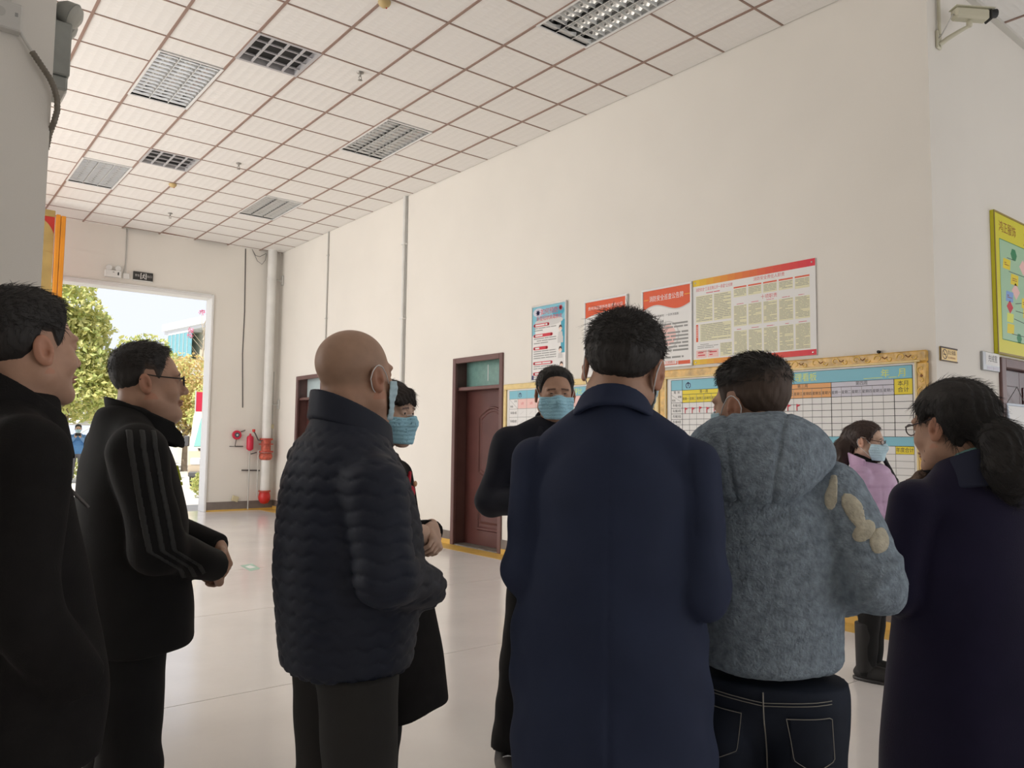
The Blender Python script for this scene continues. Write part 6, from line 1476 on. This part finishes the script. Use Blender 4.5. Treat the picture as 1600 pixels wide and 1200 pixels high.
r7, b7, k7, t7, HM7, L7 = person(dict(label='man in a grey-blue fleece hoodie with cream patches and dark jeans', loc=(-1.308, -4.880), face=5, H=1.58, head=(-.016, .035, 1.440), hyaw=-57, hpitch=4, hroll=-3, hs=.95, hip=.775,
    hp=dict(w=1.0, neck=.058), arms=A7,
    hands=[(False, .8, hand_frame((.175, .135, .985), (-.7, .65, -.1), (.4, .7, .5))), (True, .8, hand_frame((-.10, .15, .98), (.8, .4, -.1), (-.4, .7, .5)))],
    hair=dict(t=lambda P: np.where(P[:, 2] > .055, short_hair(*hz7, .022, .004)(P), short_hair(*hz7, .004, .003)(P)) if False else short_hair(hz7[0], hz7[1], .020, .0025)(P),
              fade=lambda V: sstep(.045, .085, V[:, 2] + .25 * np.minimum(0, V[:, 1] + .02)) , fadecol=(4.6, 3.5, 2.8), rough=.0012,
              strands=[(2600, flow_fwd, .016, .35, lambda c: c[:, 2] > .062, .0006), (160, flow_spike, .015, .8, lambda c: c[:, 2] > .095, .0006)]),
    mask=MASKP, jacket=(j7, (-.36, -.20, .76), (.38, .24, 1.40), .0058, FLEECE, 'fleece_hoodie'),
    trims=[('hood', h7, (-.21, -.22, 1.18), (.21, .13, 1.47), .0056, FLEECE),
           ('fleece_patch', patch7((.168, -.075, 1.245), (.013, .07, .040), rz(0, .15, 0)), (.13, -.12, 1.18), (.21, .03, 1.31), .005, CREAMFL),
           ('fleece_patch', patch7((.212, -.075, 1.205), (.020, .07, .046), rz(0, -.45, 0)), (.16, -.13, 1.13), (.28, .04, 1.27), .005, CREAMFL),
           ('fleece_patch', patch7((.232, -.07, 1.165), (.030, .07, .020), rz(0, -.9, 0)), (.18, -.13, 1.11), (.30, .04, 1.24), .005, CREAMFL),
           ('fleece_patch', patch7((.262, -.07, 1.142), (.020, .07, .032), rz(0, .30, 0)), (.22, -.13, 1.08), (.33, .04, 1.20), .005, CREAMFL),
           ('fleece_patch', patch7((-.172, -.07, 1.235), (.020, .07, .046), rz(0, .5, 0)), (-.23, -.13, 1.16), (-.12, .03, 1.31), .005, CREAMFL)],
    trousers=DENIM, trouser_name='jeans', leg=dict(cx=.014, r=(.101, .076, .064), pw=.156, pd=.125, kx=.105, ax=.11)))
def jl(P): return legs(P, dict(L7))
def back_line(f, pts, n=24):
    pts = dense([(x, 0, z) for x, z in pts], n); out = []
    ys_ = np.linspace(-.30, .10, 401, dtype=f32)
    for x, _, z in pts:
        L_ = np.stack([np.full(401, x, f32), ys_, np.full(401, z, f32)], 1); i = int(np.argmax(f(L_) < 0)); out.append((x, float(ys_[i]) - .0015, z))
    return out
for s in (-1, 1):
    xa, xb = .018 + s * .048, .018 + s * .142
    outl = [(xa, .745), (xb, .752), (xb + s * .004, .655), ((xa + xb) / 2 + s * .01, .630), (xa + s * .014, .650), (xa, .745)]
    def fp(P, xa=xa, xb=xb, s=s):
        d = jl(P) - .0035; lo_, hi_ = min(xa, xb), max(xa, xb); xm = (xa + xb) / 2
        reg = np.maximum(np.maximum(lo_ + (.004 if s > 0 else 0) - P[:, 0], P[:, 0] - hi_), np.maximum(P[:, 2] - .75, .634 + .18 * np.abs(P[:, 0] - xm) - P[:, 2]))
        return smax(smax(smax(d, -(d + .008), .001), reg, .002), P[:, 1] + .02, .002)
    V, F = snets(fp, (min(xa, xb) - .03, -.22, .60), (max(xa, xb) + .03, .0, .78), .005); pk = link('back_pocket', V, F, DENIM, t7)
    MB().tube([(x, y - .0045, z) for x, y, z in back_line(jl, outl, 44)], .0010, 4).build('stitching', STITCH, pk)
MB().tube([(x, y - .002, z) for x, y, z in back_line(jl, [(.018, .80), (.018, .60)], 14)], .0016, 4).build('seam', STITCH, t7)
for z in (.775, .782): MB().tube([(x, y - .001, z2) for x, y, z2 in back_line(jl, [(-.13, z + .008), (.018, z - .006), (.16, z + .006)], 30)], .0010, 4).build('stitching', STITCH, t7)

# --- 8: woman in the lilac puffer jacket
A8 = [((.15, -.005, 1.165), (.205, -.01, .955), (.14, .15, .90)), ((-.15, -.005, 1.165), (-.205, -.01, .955), (-.12, .16, .90))]
A8 = [(a, (.068, .062, .05)) for a in A8]
def j8(P):
    d = loft(P, [(.70, 0, .01, .185, .160), (.76, 0, .01, .20, .172), (.95, 0, .008, .195, .162), (1.06, 0, .012, .185, .150), (1.15, 0, .018, .165, .135), (1.21, 0, .012, .12, .110), (1.245, 0, .0, .08, .08)])
    d = smin(d, sho(P, 1.16, .135, .060, dz=.055), .03)
    for a in A8: d = smin(d, arm(P, a), .016)
    q = np.abs((P[:, 2] / .085) % 1 - .5) * .085; d = d + .009 * np.exp(-((.0425 - q) / .010) ** 2)
    u = np.arctan2(P[:, 0], P[:, 1]) * .17; qq = np.abs((u / .075) % 1 - .5) * .075; return d + .005 * np.exp(-((.0375 - qq) / .006) ** 2) * sstep(1.15, 1.1, P[:, 2]) + .003 * wob(P, 34, 1)
def long8(P, d):
    d = smin(d, ell(P, (0, -.085, .050), (.055, .050, .045)), .02); d = smin(d, rc(P, (0, -.100, .045), (0, -.135, -.060), .040, .062), .03); d = smin(d, rc(P, (.01, -.135, -.06), (.02, -.140, -.15), .062, .045), .03)
    return d + .0022 * np.sin(P[:, 0] * 330 + 50 * P[:, 1] + 3 * np.sin(P[:, 2] * 30))
t8 = lambda P: -.003 + .016 * sstep(0, .012, P[:, 2] - np.interp(P[:, 1], STD[0], STD[1]))
r8, b8, k8, tt8, HM8, _ = person(dict(label='woman in a lilac puffer jacket with glasses and mask before the large chart', loc=(1.59, -3.68), face=103, H=1.51, head=(0, .0, 1.365), hyaw=0, hpitch=4, hs=.95, hip=.75, skin=SKINL,
    hp=dict(w=.97, jaw=.92, neck=.048), arms=A8,
    hands=[(False, .8, hand_frame((.14, .15, .90), (-.8, .5, -.2), (.3, .7, .5))), (True, .8, hand_frame((-.12, .16, .90), (.8, .5, -.2), (-.3, .7, .5)))],
    hair=dict(t=t8, extra=long8, rough=.001, box=((-.125, -.21, -.20), (.125, .135, .16)), strands=[(1500, flow_down, .030, .08, None, .0008)]), hairmat=mat('auburn_hair', (.036, .018, .013), .45, attr=True, bump=.25, bscale=220, stretch=(1, 1, .12), bdist=.003),
    mask=MASKP, glasses=mat('brown_frame_thin', rgb(70, 40, 34), .35), jacket=(j8, (-.32, -.22, .66), (.32, .26, 1.28), .0085, LILAC, 'puffer_jacket'),
    trims=[('collar', lambda P: ring_collar(P, (0, .020, 0), (.096, .100), (.108, .118), .012, lambda q: 1.175 - .45 * q[:, 1], lambda q: 1.258 - .42 * q[:, 1] + .05 * np.abs(q[:, 0]), .080, .0), (-.16, -.15, 1.12), (.16, .18, 1.36), .006, LILAC),
           ('sweater_neck', lambda P: smin(rc(P, (0, -.02, 1.27), (0, .01, 1.16), .060, .080), ell(P, (0, .075, 1.12), (.06, .05, .10)), .02), (-.11, -.11, 1.02), (.11, .15, 1.35), .007, BLACKCLOTH),
           ('hair_lock', lambda P: smin(rc(P, (-.075, .075, 1.28), (-.10, .135, 1.14), .012, .014), rc(P, (-.10, .135, 1.14), (-.095, .165, .94), .014, .006), .01) + .0015 * np.sin(P[:, 0] * 500), (-.14, .04, .91), (-.04, .20, 1.31), .005, HAIRB)],
    trousers=BLACKCLOTH, leg=dict(r=(.085, .060, .050), kx=.075, ax=.075), shoe=mat('black_boot', (.009, .008, .008), .6)))
for s in (-1, 1):
    x = s * .075; V, F = snets(lambda P: smax(rc(P, (x, -.012, .06), (x, -.005, .34), .052, .062), P[:, 2] - .33, .004), (x - .08, -.1, .0), (x + .08, .08, .36), .008)
    link('boot_shaft', V, F, MATS['black_boot'], [c for c in r8.children if c.name.startswith('shoe')][0 if s < 0 else 1])

# --- 9: woman in the dark coat with the big ponytail
A9 = [((.165, -.01, 1.20), (.215, .0, .97), (.13, .15, .91)), ((-.168, -.01, 1.20), (-.215, .0, .97), (-.140, .150, .945))]
A9 = [(a, (.064, .058, .048)) for a in A9]
def j9(P):
    d = loft(P, [(.30, 0, .0, .245, .215), (.45, 0, 0, .246, .214), (.60, 0, 0, .238, .205), (.80, 0, 0, .218, .185), (.98, 0, 0, .198, .158), (1.12, 0, -.005, .182, .135), (1.21, 0, -.01, .155, .112), (1.27, 0, -.01, .11, .09), (1.33, 0, -.008, .075, .075)])
    d = smin(d, sho(P, 1.20, .140, .056, dz=.075), .03)
    for a in A9: d = smin(d, arm(P, a), .02)
    a = np.arctan2(P[:, 0], P[:, 1]); return d + .006 * np.sin(6 * a) * sstep(1.0, .5, P[:, 2]) + .0015 * wob(P, 18)
def pony9(P, d):
    d = smin(d, rc(P, (0, -.095, .0), (.0, -.128, -.035), .030, .042), .02); d = smin(d, rc(P, (.0, -.128, -.040), (.0, -.138, -.120), .050, .060), .03); d = smin(d, rc(P, (.0, -.138, -.12), (.0, -.130, -.185), .055, .022), .03)
    return d + .0025 * np.sin(P[:, 0] * 300 + 70 * P[:, 1] + 4 * np.sin(P[:, 2] * 34))
t9 = lambda P: -.003 + .017 * sstep(0, .012, P[:, 2] - np.interp(P[:, 1], [-.13, -.07, -.045, -.028, -.010, .012, .026, .040, .055, .075, .11], [-.075, -.075, -.06, -.02, .03, .03, .012, .022, .045, .075, .088]))
FUR = mat('brown_fur', (.20, .145, .115), .95, var=.4, vscale=60, bump=.9, bscale=190, bdist=.01, spec=.1)
r9, b9, k9, t9_, HM9, _ = person(dict(label='woman in a long navy coat with glasses and a thick ponytail, at the right edge', loc=(-.686, -5.121), face=-36, H=1.53, head=(-.030, .026, 1.397), hyaw=-19, hpitch=5, hs=1.0, hip=.77,
    hp=dict(w=1.0, jaw=1.04, neck=.050, nose=.7), arms=A9,
    hands=[(False, .8, hand_frame((.13, .15, .91), (-.8, .5, -.2), (.3, .7, .5))), (True, .7, hand_frame((-.140, .150, .945), (.25, .85, -.4), (-1, .1, .1)))],
    hair=dict(t=t9, extra=pony9, rough=.001, box=((-.125, -.26, -.235), (.125, .135, .16)), strands=[(3200, flow_down, .034, .22, lambda c: c[:, 2] < .09, .0005), (350, lambda p: np.stack([p[:, 0] * 2, -1 + 0 * p[:, 0], -.1 + 0 * p[:, 0]], 1), .03, .35, lambda c: c[:, 2] > .09, .0005)]),
    glasses=mat('dark_maroon_frame', rgb(46, 26, 34), .35), jacket=(j9, (-.30, -.25, .26), (.30, .28, 1.35), .0074, PURPLENAVY, 'long_coat'),
    trims=[('collar', lambda P: ring_collar(P, (0, -.004, 0), (.115, .112), (.074, .080), .008, lambda q: 1.235 - .30 * (q[:, 1] + .05), lambda q: 1.335 - .50 * (q[:, 1] + .05), .03, .03), (-.15, -.14, 1.14), (.15, .14, 1.42), .005, mat('navy_collar', (.018, .022, .048), .9)),
           ('collar_lining', lambda P: ring_collar(P, (0, -.004, 0), (.098, .094), (.066, .072), .004, lambda q: 1.265 - .45 * (q[:, 1] + .05), lambda q: 1.345 - .50 * (q[:, 1] + .05), .03, .03), (-.13, -.12, 1.16), (.13, .12, 1.42), .0045, mat('teal_lining', rgb(110, 150, 146), .8)),
           ('fur_trim', lambda P: smin(rc(P, (-.10, .085, 1.245), (-.03, .110, 1.275), .026, .028), rc(P, (.10, .085, 1.245), (.03, .110, 1.275), .026, .028), .02) + .005 * wob(P, 90), (-.17, .03, 1.17), (.17, .19, 1.33), .005, FUR)],
    trousers=BLACKCLOTH, leg=dict(r=(.085, .06, .05), kx=.08, ax=.085)))
ph = thing('red_phone', 'dark red phone held by the woman in the long navy coat', 'phone', (-.686, -5.121, 0), r9.rotation_euler.z)
Mp = Matrix.Translation((-.192, .240, .935)) @ Matrix.Rotation(.5, 4, 'X') @ Matrix.Rotation(.2, 4, 'Z')
MB().bbox(-.004, .005, -.035, .035, -.07, .075, .003, M=Mp).build('case', mat('dark_red_case', rgb(112, 26, 34), .4), ph); MB().box(-.0055, -.004, -.031, .031, -.066, .071, M=Mp).build('screen', BLACK, ph)

# --- 10: the photographer outside
A10 = [((.17, 0, 1.30), (.25, .10, 1.08), (.07, .27, 1.30)), ((-.17, 0, 1.30), (-.25, .10, 1.08), (-.07, .27, 1.30))]
A10 = [(a, (.07, .06, .045)) for a in A10]
def j10(P):
    d = loft(P, [(.80, 0, 0, .18, .13), (.95, 0, 0, .19, .135), (1.2, 0, 0, .19, .13), (1.31, 0, -.005, .16, .105), (1.38, 0, -.01, .09, .08)]); d = smin(d, sho(P, 1.31, .155, .055), .03)
    q = np.abs((P[:, 2] / .055) % 1 - .5) * .055; return d + .008 * np.exp(-((.0275 - q) / .008) ** 2)
def s10(P): return np.minimum(arm(P, A10[0]), arm(P, A10[1]))
r10, *_ = person(dict(label='masked man in a blue down vest taking a photo outside the doorway', loc=(1.44, 20.0), face=180, H=1.65, head=(0, .03, 1.53), hpitch=6, hip=.85, hp=dict(w=1.0), arms=A10, skin=SKINL, hh=.005,
    hands=[(False, .7, hand_frame((.07, .27, 1.30), (-.5, .1, .85), (.4, .9, .1))), (True, .7, hand_frame((-.07, .27, 1.30), (.5, .1, .85), (-.4, .9, .1)))],
    hair=dict(t=short_hair(*STD, .022, .008), h=.005), mask=MASKP, jacket=(j10, (-.25, -.18, .77), (.25, .18, 1.41), .012, mat('blue_down', rgb(96, 150, 206), .5, var=.05, vscale=10), 'down_vest'),
    trims=[('sleeve', s10, (-.33, -.1, 1.02), (.33, .34, 1.45), .012, mat('blue_sweater', rgb(120, 160, 206), .8))],
    trousers=mat('grey_trousers', rgb(120, 118, 122), .8), leg=dict(kx=.12, ax=.15)))
ph = thing('phone', 'dark phone held up by the outdoor photographer', 'phone', (1.44, 20.0, 0), r10.rotation_euler.z)
MB().bbox(-.075, .075, .32, .329, 1.33, 1.41, .003).build('case', BLACK, ph); MB().box(-.07, .07, .318, .32, 1.335, 1.405).build('screen', DARK, ph)
